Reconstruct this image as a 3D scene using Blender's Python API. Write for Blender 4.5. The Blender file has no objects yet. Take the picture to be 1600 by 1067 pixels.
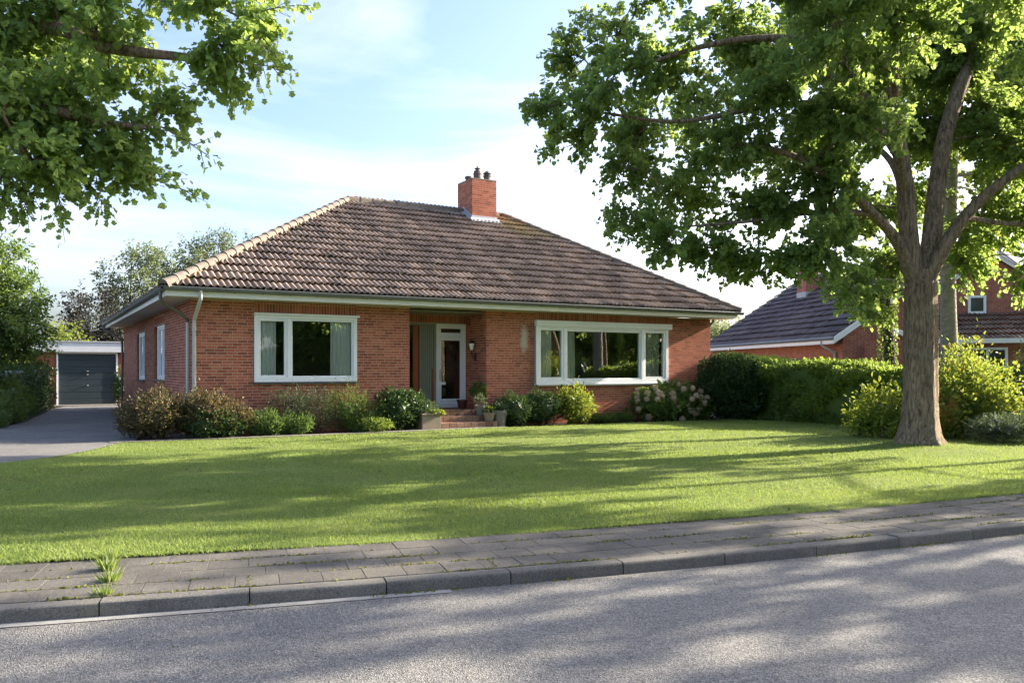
import bpy, math, numpy as np
from math import radians as R, sin, cos, pi
from mathutils import Vector, Matrix

# ------------------------------------------------------------------ camera, sky, sun, exposure
scene = bpy.context.scene
COL = scene.collection
CAM_Z = 1.6
FPX, CXP, HOR = 1318.0, 800.0, 577.0            # focal length, centre and horizon in photo pixels
cam = bpy.data.cameras.new('camera'); cam_o = bpy.data.objects.new('camera', cam); COL.objects.link(cam_o)
cam.sensor_width = 36.0; cam.lens = 36.0 * FPX / 1600.0
cam.shift_y = (HOR - 533.5) / 1600.0
cam.clip_start = 0.1; cam.clip_end = 3000
cam_o.location = (0, 0, CAM_Z); cam_o.rotation_euler = (R(90), 0, 0)
scene.camera = cam_o

SUN_AZ = R(24.5)          # from +X towards +Y: behind the tree on the right
SUN_EL = R(21.5)
world = bpy.data.worlds.new('World'); scene.world = world; world.use_nodes = True
wn, wl = world.node_tree.nodes, world.node_tree.links
wn.clear()
w_out = wn.new('ShaderNodeOutputWorld'); w_bg = wn.new('ShaderNodeBackground')
w_sky = wn.new('ShaderNodeTexSky'); w_sky.sky_type = 'NISHITA'; w_sky.sun_disc = False
w_sky.sun_elevation = SUN_EL; w_sky.sun_rotation = pi / 2 - SUN_AZ
w_sky.air_density = 1.0; w_sky.dust_density = 3.6; w_sky.ozone_density = 2.9
w_tc = wn.new('ShaderNodeTexCoord')
w_map = wn.new('ShaderNodeMapping'); w_map.inputs['Scale'].default_value = (1.0, 1.0, 3.2)
w_map.inputs['Rotation'].default_value = (0, R(-14), R(20)); w_map.inputs['Location'].default_value = (0.4, 0.7, 0.25)
w_no = wn.new('ShaderNodeTexNoise'); w_no.inputs['Scale'].default_value = 1.7; w_no.inputs['Detail'].default_value = 8
w_no.inputs['Roughness'].default_value = 0.55; w_no.inputs['Distortion'].default_value = 0.5
w_rp = wn.new('ShaderNodeValToRGB'); w_rp.color_ramp.elements[0].position = 0.46; w_rp.color_ramp.elements[1].position = 0.78
w_rp.color_ramp.elements[0].color = (.0, .0, .0, 1); w_rp.color_ramp.elements[1].color = (.9, .9, .9, 1)
w_mix = wn.new('ShaderNodeMix'); w_mix.data_type = 'RGBA'
w_bw = wn.new('ShaderNodeRGBToBW')
w_cl = wn.new('ShaderNodeMix'); w_cl.data_type = 'RGBA'; w_cl.blend_type = 'MULTIPLY'; w_cl.inputs['Factor'].default_value = 1
w_cl.inputs[7].default_value = (1.9, 1.95, 2.0, 1)
wl.new(w_tc.outputs['Generated'], w_map.inputs['Vector']); wl.new(w_map.outputs[0], w_no.inputs['Vector'])
wl.new(w_no.outputs[0], w_rp.inputs[0]); wl.new(w_rp.outputs[0], w_mix.inputs['Factor'])
wl.new(w_sky.outputs[0], w_mix.inputs[6]); wl.new(w_sky.outputs[0], w_bw.inputs[0])
wl.new(w_bw.outputs[0], w_cl.inputs[6]); wl.new(w_cl.outputs[2], w_mix.inputs[7])
w_tint = wn.new('ShaderNodeMix'); w_tint.data_type = 'RGBA'; w_tint.blend_type = 'MULTIPLY'; w_tint.inputs['Factor'].default_value = 1; w_tint.inputs[7].default_value = (.925, .915, .985, 1)
wl.new(w_mix.outputs[2], w_tint.inputs[6]); wl.new(w_tint.outputs[2], w_bg.inputs['Color']); w_bg.inputs['Strength'].default_value = 0.112
wl.new(w_bg.outputs[0], w_out.inputs['Surface'])

sun = bpy.data.lights.new('sun', 'SUN'); sun.energy = 4.7; sun.angle = R(0.55); sun.color = (1.0, 0.90, 0.75)
sun_o = bpy.data.objects.new('sun', sun); COL.objects.link(sun_o)
SUN_DIR = Vector((cos(SUN_EL) * cos(SUN_AZ), cos(SUN_EL) * sin(SUN_AZ), sin(SUN_EL)))
sun_o.rotation_euler = (-SUN_DIR).to_track_quat('-Z', 'Y').to_euler()
sun_o.location = SUN_DIR * 60
vs = scene.view_settings
vs.view_transform = 'Standard'; vs.look = 'None'; vs.gamma = 1.0; vs.use_curve_mapping = False
vs.exposure = 2.02
scene.cycles.max_bounces = 8; scene.cycles.transparent_max_bounces = 16
scene.cycles.use_denoising = True

rng = np.random.default_rng(7)
# ------------------------------------------------------------------ helpers
def at(x, y, Y):
    """photo pixel at distance Y -> world point"""
    return np.array([(x - CXP) / FPX * Y, Y, CAM_Z + (HOR - y) / FPX * Y])
def gnd(x, y, z=0.1):
    Y = (CAM_Z - z) * FPX / (y - HOR)
    return np.array([(x - CXP) / FPX * Y, Y, z])
HA = np.array([.8676, .4972]); HB = np.array([-.4972, .8676]); HC = np.array([-7.232, 19.0])
def hw(u, v, z=0.0):
    p = HC + u * HA + v * HB
    return np.array([p[0], p[1], z])
def hloc(p):
    d = np.array(p[:2]) - HC
    return d @ HA, d @ HB
def on_v(x, y, v):
    d = np.array([(x - CXP) / FPX, 1.0]); t = (v + HC @ HB) / (d @ HB)
    return (t * d - HC) @ HA, CAM_Z + t * (HOR - y) / FPX
def on_u(x, y, u):
    d = np.array([(x - CXP) / FPX, 1.0]); t = (u + HC @ HA) / (d @ HA)
    return (t * d - HC) @ HB, CAM_Z + t * (HOR - y) / FPX

def nrm(a):
    a = np.asarray(a, float)
    return a / np.maximum(np.linalg.norm(a, axis=-1, keepdims=True), 1e-9)

def mesh_np(name, V, Fc):
    """V (n,3); Fc a list of int arrays (m,k), one per polygon size"""
    me = bpy.data.meshes.new(name)
    V = np.ascontiguousarray(V, dtype=np.float32)
    if not isinstance(Fc, list): Fc = [Fc]
    Fc = [np.asarray(f, dtype=np.int32) for f in Fc if len(f)]
    me.vertices.add(len(V)); me.vertices.foreach_set('co', V.ravel())
    li = np.concatenate([f.ravel() for f in Fc])
    tot = np.concatenate([np.full(len(f), f.shape[1], np.int32) for f in Fc])
    st = np.concatenate([[0], np.cumsum(tot)[:-1]]).astype(np.int32)
    me.loops.add(len(li)); me.loops.foreach_set('vertex_index', li)
    me.polygons.add(len(tot)); me.polygons.foreach_set('loop_start', st)
    me.update(calc_edges=True); me.shade_flat()
    return me

def link(name, me, mat=None, parent=None, smooth=False):
    o = bpy.data.objects.new(name, me); COL.objects.link(o)
    if mat is not None and not me.materials: me.materials.append(mat)
    if smooth: me.shade_smooth()
    if parent is not None: o.parent = parent
    return o

def tag(o, label=None, cat=None, group=None, kind=None):
    if label: o['label'] = label
    if cat: o['category'] = cat
    if group: o['group'] = group
    if kind: o['kind'] = kind
    return o

def thing(name, label, cat, loc=(0, 0, 0), rz=0.0, group=None):
    o = bpy.data.objects.new(name, None); COL.objects.link(o)
    o.empty_display_size = 0.2
    o.location = [float(c) for c in loc]; o.rotation_euler = (0, 0, rz)
    return tag(o, label, cat, group)

class MB:
    def __init__(s): s.V = []; s.F = {}; s.n = 0
    def add(s, V, F):
        V = np.asarray(V, float).reshape(-1, 3); s.V.append(V)
        for f in F: s.F.setdefault(len(f), []).append([i + s.n for i in f])
        s.n += len(V); return s
    def addnp(s, V, F):
        F = np.asarray(F); s.V.append(np.asarray(V, float))
        s.F.setdefault(F.shape[1], []).extend((F + s.n).tolist()); s.n += len(V); return s
    def box(s, x0, x1, y0, y1, z0, z1):
        V = [(x, y, z) for z in (z0, z1) for y in (y0, y1) for x in (x0, x1)]
        return s.add(V, [(0, 2, 3, 1), (4, 5, 7, 6), (0, 1, 5, 4), (2, 6, 7, 3), (0, 4, 6, 2), (1, 3, 7, 5)])
    def quad(s, a, b, c, d): return s.add([a, b, c, d], [(0, 1, 2, 3)])
    def poly(s, pts): return s.add(pts, [tuple(range(len(pts)))])
    def prism(s, pts, z0, z1):
        n = len(pts)
        V = [(p[0], p[1], z0) for p in pts] + [(p[0], p[1], z1) for p in pts]
        F = [tuple(range(n))[::-1], tuple(range(n, 2 * n))] + [(i, (i + 1) % n, n + (i + 1) % n, n + i) for i in range(n)]
        return s.add(V, F)
    def tube(s, P, r, n=8, cap=True, jit=None):
        P = np.asarray(P, float); r = np.broadcast_to(np.asarray(r, float), (len(P),))
        T = np.gradient(P, axis=0); T = nrm(T)
        up = np.array([0, 0, 1.0]) if abs(T[0][2]) < .9 else np.array([1.0, 0, 0])
        V = []; a = nrm(np.cross(up, T[0]))
        for i in range(len(P)):
            a = nrm(a - T[i] * (a @ T[i])); b = np.cross(T[i], a)
            for k in range(n):
                an = 2 * pi * k / n; rr = r[i] * (1 if jit is None else jit[i % len(jit)][k])
                V.append(P[i] + rr * (cos(an) * a + sin(an) * b))
        F = [(i * n + k, i * n + (k + 1) % n, (i + 1) * n + (k + 1) % n, (i + 1) * n + k) for i in range(len(P) - 1) for k in range(n)]
        if cap: F += [tuple(range(n))[::-1], tuple(range((len(P) - 1) * n, len(P) * n))]
        return s.add(V, F)
    def lathe(s, prof, c=(0, 0, 0), n=16):
        V = [(c[0] + r * cos(2 * pi * k / n), c[1] + r * sin(2 * pi * k / n), c[2] + z) for r, z in prof for k in range(n)]
        m = len(prof)
        F = [(i * n + k, i * n + (k + 1) % n, (i + 1) * n + (k + 1) % n, (i + 1) * n + k) for i in range(m - 1) for k in range(n)]
        F += [tuple(range(n))[::-1], tuple(range((m - 1) * n, m * n))]
        return s.add(V, F)
    def mesh(s, name): return mesh_np(name, np.concatenate(s.V), [np.array(f) for f in s.F.values()])
    def build(s, name, mat, parent=None, smooth=False, bevel=0):
        o = link(name, s.mesh(name), mat, parent, smooth)
        if bevel:
            m = o.modifiers.new('bevel', 'BEVEL'); m.width = bevel; m.segments = 2; m.limit_method = 'ANGLE'
        return o

# ------------------------------------------------------------------ materials
def new_mat(name):
    m = bpy.data.materials.new(name); m.use_nodes = True
    nt = m.node_tree; b = nt.nodes['Principled BSDF']
    return m, nt.nodes, nt.links, b
def N(nodes, typ, **kw):
    n = nodes.new(typ)
    for k, v in kw.items(): setattr(n, k, v)
    return n
def ramp(nodes, stops):
    r = nodes.new('ShaderNodeValToRGB'); e = r.color_ramp.elements
    while len(e) < len(stops): e.new(0.5)
    for i, (p, c) in enumerate(stops):
        e[i].position = p; e[i].color = (*c, 1)
    return r
def noise(nodes, links, scale, detail=4, rough=.55, coord=None, vec_scale=None):
    n = nodes.new('ShaderNodeTexNoise'); n.inputs['Scale'].default_value = scale
    n.inputs['Detail'].default_value = detail; n.inputs['Roughness'].default_value = rough
    if coord is not None:
        if vec_scale:
            mp = nodes.new('ShaderNodeMapping'); mp.inputs['Scale'].default_value = vec_scale
            links.new(coord, mp.inputs[0]); coord = mp.outputs[0]
        links.new(coord, n.inputs['Vector'])
    return n
def mixc(nodes, links, fac, a, b, mode='MIX'):
    m = nodes.new('ShaderNodeMix'); m.data_type = 'RGBA'; m.blend_type = mode
    for sock, val in ((m.inputs[0], fac), (m.inputs[6], a), (m.inputs[7], b)):
        if isinstance(val, (int, float)): sock.default_value = val
        elif isinstance(val, tuple): sock.default_value = (*val, 1)
        else: links.new(val, sock)
    return m.outputs[2]
def math_n(nodes, links, op, a, b=None, clamp=False):
    m = nodes.new('ShaderNodeMath'); m.operation = op; m.use_clamp = clamp
    for i, v in enumerate((a, b)):
        if v is None: continue
        if isinstance(v, (int, float)): m.inputs[i].default_value = v
        else: links.new(v, m.inputs[i])
    return m.outputs[0]
def bump(nodes, links, h, b, strength=.4, dist=.01):
    n = nodes.new('ShaderNodeBump'); n.inputs['Strength'].default_value = strength; n.inputs['Distance'].default_value = dist
    links.new(h, n.inputs['Height']); links.new(n.outputs[0], b.inputs['Normal'])
def rnd(nodes, links):
    """one random number per piece: per mesh island and per object"""
    g = nodes.new('ShaderNodeNewGeometry'); oi = nodes.new('ShaderNodeObjectInfo')
    a = math_n(nodes, links, 'ADD', g.outputs['Random Per Island'], oi.outputs['Random'])
    return math_n(nodes, links, 'FRACT', a)
def wpos(nodes):
    return nodes.new('ShaderNodeNewGeometry').outputs['Position']

def simple(name, col, rough=.6, metal=0.0, var=.12, nscale=6, bmp=0.0, bscale=60, spec=.4):
    m, n, l, b = new_mat(name)
    p = wpos(n); t = noise(n, l, nscale, 5, .6, p)
    c = mixc(n, l, t.outputs[0], tuple(x * (1 - var) for x in col), tuple(min(1, x * (1 + var)) for x in col))
    l.new(c, b.inputs['Base Color']); b.inputs['Roughness'].default_value = rough; b.inputs['Metallic'].default_value = metal
    b.inputs['Specular IOR Level'].default_value = spec
    if bmp:
        t2 = noise(n, l, bscale, 3, .6, p); bump(n, l, t2.outputs[0], b, bmp, .01)
    return m

def leaf_mat(name, dark, light, trans, tfac=.42, rough=.5, extra=None):
    m, n, l, b = new_mat(name)
    r = rnd(n, l)
    st = [(0, dark), (.55, tuple((a + c) / 2 for a, c in zip(dark, light))), (1, light)]
    if extra: st = [(0, dark), (.5, tuple((a + c) / 2 for a, c in zip(dark, light))), (.9, light), (.96, extra)]
    rp = ramp(n, st); l.new(r, rp.inputs[0])
    t = noise(n, l, .9, 3, .5, wpos(n))
    v = ramp(n, [(.3, (.75, .75, .75)), (.7, (1.2, 1.2, 1.2))]); l.new(t.outputs[0], v.inputs[0])
    c = mixc(n, l, 1.0, rp.outputs[0], v.outputs[0], 'MULTIPLY')
    l.new(c, b.inputs['Base Color']); b.inputs['Roughness'].default_value = rough; b.inputs['Specular IOR Level'].default_value = .35
    tr = n.new('ShaderNodeBsdfTranslucent'); tc = mixc(n, l, .5, c, trans)
    l.new(tc, tr.inputs['Color'])
    mx = n.new('ShaderNodeMixShader'); mx.inputs[0].default_value = tfac
    l.new(b.outputs[0], mx.inputs[1]); l.new(tr.outputs[0], mx.inputs[2])
    l.new(mx.outputs[0], n['Material Output'].inputs['Surface'])
    return m

def brick_mat(name, stops, stain=False, mottled=.25):
    m, n, l, b = new_mat(name)
    r = rnd(n, l); rp = ramp(n, stops); l.new(r, rp.inputs[0])
    p = wpos(n); t = noise(n, l, 22, 5, .65, p)
    tv = ramp(n, [(.25, (1 - mottled,) * 3), (.75, (1 + mottled,) * 3)]); l.new(t.outputs[0], tv.inputs[0])
    c = mixc(n, l, 1.0, rp.outputs[0], tv.outputs[0], 'MULTIPLY')
    big = noise(n, l, .8, 4, .6, p); bv = ramp(n, [(.3, (.84, .84, .84)), (.7, (1.1, 1.1, 1.1))]); l.new(big.outputs[0], bv.inputs[0])
    c = mixc(n, l, 1.0, c, bv.outputs[0], 'MULTIPLY')
    if stain:   # lime bloom beside the big window, as on the real wall
        c = stain_mix(n, l, p, c)
    l.new(c, b.inputs['Base Color']); b.inputs['Roughness'].default_value = .88; b.inputs['Specular IOR Level'].default_value = .2
    bump(n, l, t.outputs[0], b, .3, .002)
    return m
def stain_mix(n, l, p, c):
    cpos = hw(8.72, 0, 2.45)
    sub = n.new('ShaderNodeVectorMath'); sub.operation = 'SUBTRACT'; l.new(p, sub.inputs[0]); sub.inputs[1].default_value = cpos
    sc = n.new('ShaderNodeVectorMath'); sc.operation = 'MULTIPLY'; l.new(sub.outputs[0], sc.inputs[0]); sc.inputs[1].default_value = (5.6, 5.6, 1.9)
    ln = n.new('ShaderNodeVectorMath'); ln.operation = 'LENGTH'; l.new(sc.outputs[0], ln.inputs[0])
    nz = noise(n, l, 14, 5, .7, p)
    e = math_n(n, l, 'MULTIPLY', nz.outputs[0], 1.7)
    f = math_n(n, l, 'SUBTRACT', e, ln.outputs['Value'])
    f = math_n(n, l, 'MULTIPLY', f, 2.2, True); f = math_n(n, l, 'MULTIPLY', f, .8)
    return mixc(n, l, f, c, (.55, .5, .42))

M = {}
M['brick'] = brick_mat('brick', [(0, (.24, .08, .05)), (.35, (.36, .108, .062)), (.7, (.42, .135, .078)), (1, (.46, .17, .10))], stain=True)
M['mortar'] = (lambda m: m)(simple('mortar', (.50, .385, .285), .95, var=.25, nscale=9, bmp=.3, bscale=90))
M['brick2'] = brick_mat('neighbour brick', [(0, (.17, .055, .038)), (1, (.25, .085, .055))])
M['white'] = simple('white paint', (.84, .85, .85), .42, var=.05, nscale=3, bmp=.05)
M['fascia'] = simple('cream fascia paint', (.82, .80, .72), .5, var=.08, nscale=3)
M['soffit'] = simple('soffit board', (.62, .60, .53), .7, var=.06)
M['zinc'] = simple('weathered zinc', (.17, .18, .18), .5, .35, var=.3, nscale=4, bmp=.1)
M['pipe'] = simple('painted downpipe', (.50, .50, .44), .5, .0, var=.15, nscale=5)
M['pipe_dark'] = simple('dark downpipe', (.14, .13, .11), .5, .1, var=.2)
M['lead'] = simple('lead flashing', (.42, .43, .45), .55, .2, var=.2, nscale=8)
M['slate'] = simple('slate sill', (.07, .07, .075), .6, var=.2, nscale=20, bmp=.2)
M['curtain'] = simple('curtain cloth', (.88, .88, .82), .9, var=.05)
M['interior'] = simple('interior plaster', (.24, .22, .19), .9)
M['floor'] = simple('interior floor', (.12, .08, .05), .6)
M['dark_metal'] = simple('dark metal', (.05, .05, .055), .5, .5)
M['steel'] = simple('handle steel', (.6, .6, .6), .3, .9)
M['garage_door'] = simple('garage door paint', (.028, .042, .05), .42, var=.2, nscale=2, bmp=.08)
M['garage_fascia'] = simple('garage fascia', (.55, .57, .58), .5, var=.12, nscale=3)
M['terracotta'] = simple('terracotta', (.34, .16, .09), .85, var=.3, nscale=14, bmp=.2)
M['red_pot'] = simple('oxblood glazed pot', (.09, .025, .018), .4, var=.2)
M['grey_pot'] = simple('weathered concrete pot', (.20, .19, .155), .9, var=.3, nscale=16, bmp=.3)
M['stone'] = simple('mossy stone planter', (.27, .22, .16), .9, var=.35, nscale=9, bmp=.4, bscale=40)
M['soil'] = simple('garden soil', (.045, .032, .022), .95, var=.4, nscale=12, bmp=.8, bscale=35)
M['wood_post'] = simple('orange stained timber', (.30, .10, .04), .6, var=.2)
M['wood_grey'] = simple('grey green timber', (.24, .26, .21), .65, var=.15)
M['concrete'] = simple('edging concrete', (.17, .15, .125), .9, var=.35, nscale=7, bmp=.4, bscale=50)
M['gutterstrip'] = simple('gutter concrete', (.27, .26, .24), .85, var=.5, nscale=7, bmp=.3, bscale=70)
M['stem'] = simple('woody stem', (.09, .06, .04), .9, var=.3, nscale=30, bmp=.3)
M['hip_tile'] = simple('hip tile', (.16, .128, .098), .85, var=.5, nscale=7, bmp=.4, bscale=60)

def glass_mat(name, tint=(.95, .97, .95), boost=1.5, base=.05):
    m, n, l, b = new_mat(name); n.remove(b)
    tr = n.new('ShaderNodeBsdfTransparent'); tr.inputs[0].default_value = (*tint, 1)
    gl = n.new('ShaderNodeBsdfGlossy'); gl.inputs['Roughness'].default_value = 0.0; gl.inputs[0].default_value = (1, 1, 1, 1)
    fr = n.new('ShaderNodeFresnel'); fr.inputs[0].default_value = 1.5
    f = math_n(n, l, 'MULTIPLY', fr.outputs[0], boost); f = math_n(n, l, 'ADD', f, base, True)
    mx = n.new('ShaderNodeMixShader'); l.new(f, mx.inputs[0]); l.new(tr.outputs[0], mx.inputs[1]); l.new(gl.outputs[0], mx.inputs[2])
    l.new(mx.outputs[0], n['Material Output'].inputs['Surface'])
    return m
M['glass'] = glass_mat('window glass', boost=1.8, base=.045)
M['door_glass'] = glass_mat('door glass', (.75, .78, .75), 1.6, .03)

def tile_mat(name, cols, moss=None, rough=.82):
    m, n, l, b = new_mat(name)
    r = rnd(n, l); rp = ramp(n, cols); l.new(r, rp.inputs[0])
    p = wpos(n); t = noise(n, l, 16, 6, .7, p)
    tv = ramp(n, [(.25, (.62, .62, .62)), (.55, (1, 1, 1)), (.8, (1.5, 1.42, 1.3))]); l.new(t.outputs[0], tv.inputs[0])
    c = mixc(n, l, 1.0, rp.outputs[0], tv.outputs[0], 'MULTIPLY')
    big = noise(n, l, .55, 5, .65, p, (1, 1, 1.6)); bv = ramp(n, [(.3, (.72, .72, .74)), (.7, (1.18, 1.16, 1.12))]); l.new(big.outputs[0], bv.inputs[0])
    c = mixc(n, l, 1.0, c, bv.outputs[0], 'MULTIPLY')
    lich = noise(n, l, 5.5, 6, .75, p); lr = ramp(n, [(.60, (0, 0, 0)), (.72, (.55, .55, .55))]); l.new(lich.outputs[0], lr.inputs[0])
    c = mixc(n, l, lr.outputs[0], c, (.30, .25, .17))
    for (cp, rad) in (moss or []):
        sub = n.new('ShaderNodeVectorMath'); sub.operation = 'DISTANCE'; l.new(p, sub.inputs[0]); sub.inputs[1].default_value = cp
        d = math_n(n, l, 'DIVIDE', sub.outputs['Value'], rad)
        e = math_n(n, l, 'SUBTRACT', math_n(n, l, 'MULTIPLY', lich.outputs[0], 1.9), d)
        f = math_n(n, l, 'MULTIPLY', e, 2.0, True); f = math_n(n, l, 'MULTIPLY', f, .5)
        c = mixc(n, l, f, c, (.26, .21, .06))
    l.new(c, b.inputs['Base Color']); b.inputs['Roughness'].default_value = rough; b.inputs['Specular IOR Level'].default_value = .3
    bump(n, l, t.outputs[0], b, .5, .006)
    return m
M['tile'] = tile_mat('concrete roof tile', [(0, (.165, .122, .092)), (.5, (.255, .19, .143)), (1, (.35, .265, .20))],
                     moss=[(tuple(hw(11.4, 4.7, 6.5)), 1.5), (tuple(hw(.0, .0, 3.8)), .4)])
M['tile2'] = tile_mat('dark blue roof tile', [(0, (.075, .062, .066)), (1, (.15, .125, .128))], rough=.55)
M['tile3'] = tile_mat('neighbour brown tile', [(0, (.16, .11, .08)), (1, (.26, .18, .13))])

def bark_mat(name, c0, c1, sc=(9, 9, 1.6), lichen=(.16, .17, .10), st=1.0):
    m, n, l, b = new_mat(name)
    p = wpos(n)
    t = noise(n, l, 2.6, 7, .7, p, sc); t.inputs['Distortion'].default_value = .6
    rp = ramp(n, [(.38, c0), (.60, c1)]); l.new(t.outputs[0], rp.inputs[0])
    li = noise(n, l, 2.2, 5, .7, p); lr = ramp(n, [(.5, (0, 0, 0)), (.75, (.55, .55, .55))]); l.new(li.outputs[0], lr.inputs[0])
    c = mixc(n, l, lr.outputs[0], rp.outputs[0], lichen)
    l.new(c, b.inputs['Base Color']); b.inputs['Roughness'].default_value = .92; b.inputs['Specular IOR Level'].default_value = .15
    bump(n, l, t.outputs[0], b, st, .06)
    return m
M['bark'] = bark_mat('sycamore bark', (.10, .07, .045), (.36, .265, .175), st=1.0)
M['bark_pale'] = bark_mat('pale bark', (.20, .18, .14), (.36, .32, .26), (4, 4, 5), (.22, .23, .17), .4)
M['bark_dark'] = bark_mat('dark bark', (.035, .028, .02), (.10, .08, .06))

M['leaf_main'] = leaf_mat('sycamore leaf', (.085, .155, .046), (.19, .265, .085), (.56, .72, .14), .58)
M['leaf_near'] = leaf_mat('maple leaf', (.11, .19, .05), (.24, .33, .095), (.6, .76, .14), .58)
M['leaf_dark'] = leaf_mat('laurel leaf', (.024, .056, .018), (.065, .11, .032), (.14, .22, .04), .22, .38)
M['leaf_hedge'] = leaf_mat('hedge leaf', (.065, .125, .03), (.18, .25, .06), (.5, .62, .08), .45, .45)
M['leaf_bright'] = leaf_mat('bright shrub leaf', (.08, .14, .02), (.22, .27, .045), (.5, .55, .05), .4)
M['leaf_gold'] = leaf_mat('golden shrub leaf', (.08, .145, .025), (.20, .26, .05), (.5, .55, .06), .42, extra=(.42, .24, .06))
M['leaf_red'] = leaf_mat('bronze shrub leaf', (.05, .058, .024), (.13, .10, .05), (.30, .22, .07), .32, extra=(.40, .27, .12))
M['leaf_grey'] = leaf_mat('grey green leaf', (.06, .085, .045), (.15, .18, .10), (.2, .28, .1), .3)
M['leaf_mid'] = leaf_mat('garden green leaf', (.055, .105, .022), (.14, .21, .05), (.36, .48, .06), .4)
M['leaf_fern'] = leaf_mat('fern leaf', (.055, .105, .03), (.14, .20, .06), (.3, .45, .08), .38)
M['leaf_purple'] = leaf_mat('copper leaf', (.024, .028, .022), (.055, .052, .044), (.08, .09, .05), .2)
M['leaf_pale'] = leaf_mat('pale far leaf', (.09, .12, .06), (.17, .21, .11), (.4, .48, .15), .4)
M['bloom'] = leaf_mat('faded bloom', (.46, .31, .22), (.68, .55, .41), (.6, .5, .38), .25, .8)
M['grass_blade'] = leaf_mat('grass blade', (.10, .18, .036), (.225, .29, .078), (.5, .6, .10), .42, .55, extra=(.36, .35, .16))
def grass_patches():
    m = M['grass_blade']; n, l = m.node_tree.nodes, m.node_tree.links
    b = n['Principled BSDF']; src = b.inputs['Base Color'].links[0].from_socket
    p = wpos(n); t = noise(n, l, .45, 6, .7, p); tr = ramp(n, [(.48, (0, 0, 0)), (.66, (.45, .45, .45))]); l.new(t.outputs[0], tr.inputs[0])
    c = mixc(n, l, tr.outputs[0], src, (.31, .31, .11))
    t2 = noise(n, l, 1.7, 5, .7, p); tr2 = ramp(n, [(.52, (0, 0, 0)), (.62, (.55, .55, .55))]); l.new(t2.outputs[0], tr2.inputs[0])
    c = mixc(n, l, tr2.outputs[0], c, (.085, .15, .035)); l.new(c, b.inputs['Base Color'])
grass_patches()
M['moss'] = leaf_mat('joint moss', (.10, .12, .015), (.22, .22, .03), (.35, .35, .05), .25, .9)
M['litter'] = leaf_mat('fallen leaf', (.12, .07, .03), (.30, .20, .08), (.3, .2, .06), .2, .8)

def ground_mat(name, a, b_, c_, scale, bs=60):
    m, n, l, b = new_mat(name); p = wpos(n)
    t = noise(n, l, scale, 6, .65, p); rp = ramp(n, [(.3, a), (.52, b_), (.75, c_)]); l.new(t.outputs[0], rp.inputs[0])
    f = noise(n, l, 55, 4, .7, p); fv = ramp(n, [(.25, (.6, .6, .6)), (.75, (1.35, 1.35, 1.35))]); l.new(f.outputs[0], fv.inputs[0])
    c = mixc(n, l, 1.0, rp.outputs[0], fv.outputs[0], 'MULTIPLY')
    l.new(c, b.inputs['Base Color']); b.inputs['Roughness'].default_value = .95; b.inputs['Specular IOR Level'].default_value = .1
    bump(n, l, f.outputs[0], b, .8, .02)
    return m
M['lawn'] = ground_mat('lawn turf', (.10, .14, .03), (.14, .18, .045), (.21, .205, .08), .7)
M['field'] = ground_mat('rough grass', (.06, .09, .02), (.08, .11, .025), (.11, .12, .04), .5)

def asphalt(name, lo, hi, warm=.0):
    m, n, l, b = new_mat(name); p = wpos(n)
    v = n.new('ShaderNodeTexVoronoi'); v.inputs['Scale'].default_value = 120; l.new(p, v.inputs['Vector'])
    bw = n.new('ShaderNodeRGBToBW'); l.new(v.outputs['Color'], bw.inputs[0])
    rp = ramp(n, [(.15, tuple(x * lo for x in (1, .97, .92))), (.6, tuple(x * (lo + hi) / 2 for x in (1, .965, .90))), (.95, tuple(x * hi for x in (1, .95, .86)))]); l.new(bw.outputs[0], rp.inputs[0])
    t = noise(n, l, .9, 7, .7, p); tv = ramp(n, [(.3, (.78, .78, .80)), (.7, (1.2, 1.18, 1.14))]); l.new(t.outputs[0], tv.inputs[0])
    c = mixc(n, l, 1.0, rp.outputs[0], tv.outputs[0], 'MULTIPLY')
    t2 = noise(n, l, 190, 3, .7, p); t3 = ramp(n, [(.3, (.6, .6, .6)), (.7, (1.4, 1.4, 1.4))]); l.new(t2.outputs[0], t3.inputs[0])
    c = mixc(n, l, .8, c, t3.outputs[0], 'MULTIPLY')
    l.new(c, b.inputs['Base Color']); b.inputs['Roughness'].default_value = .85; b.inputs['Specular IOR Level'].default_value = .3
    t4 = noise(n, l, 13, 6, .75, p); t5 = ramp(n, [(.3, (.8, .8, .8)), (.7, (1.2, 1.19, 1.17))]); l.new(t4.outputs[0], t5.inputs[0])
    c2 = mixc(n, l, 1.0, c, t5.outputs[0], 'MULTIPLY'); l.new(c2, b.inputs['Base Color'])
    h = math_n(n, l, 'ADD', v.outputs['Distance'], math_n(n, l, 'MULTIPLY', t2.outputs[0], .6))
    bump(n, l, h, b, .9, .006)
    return m
M['asphalt'] = asphalt('weathered asphalt', .085, .31)
M['drive'] = asphalt('driveway gravel asphalt', .09, .28)

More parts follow.
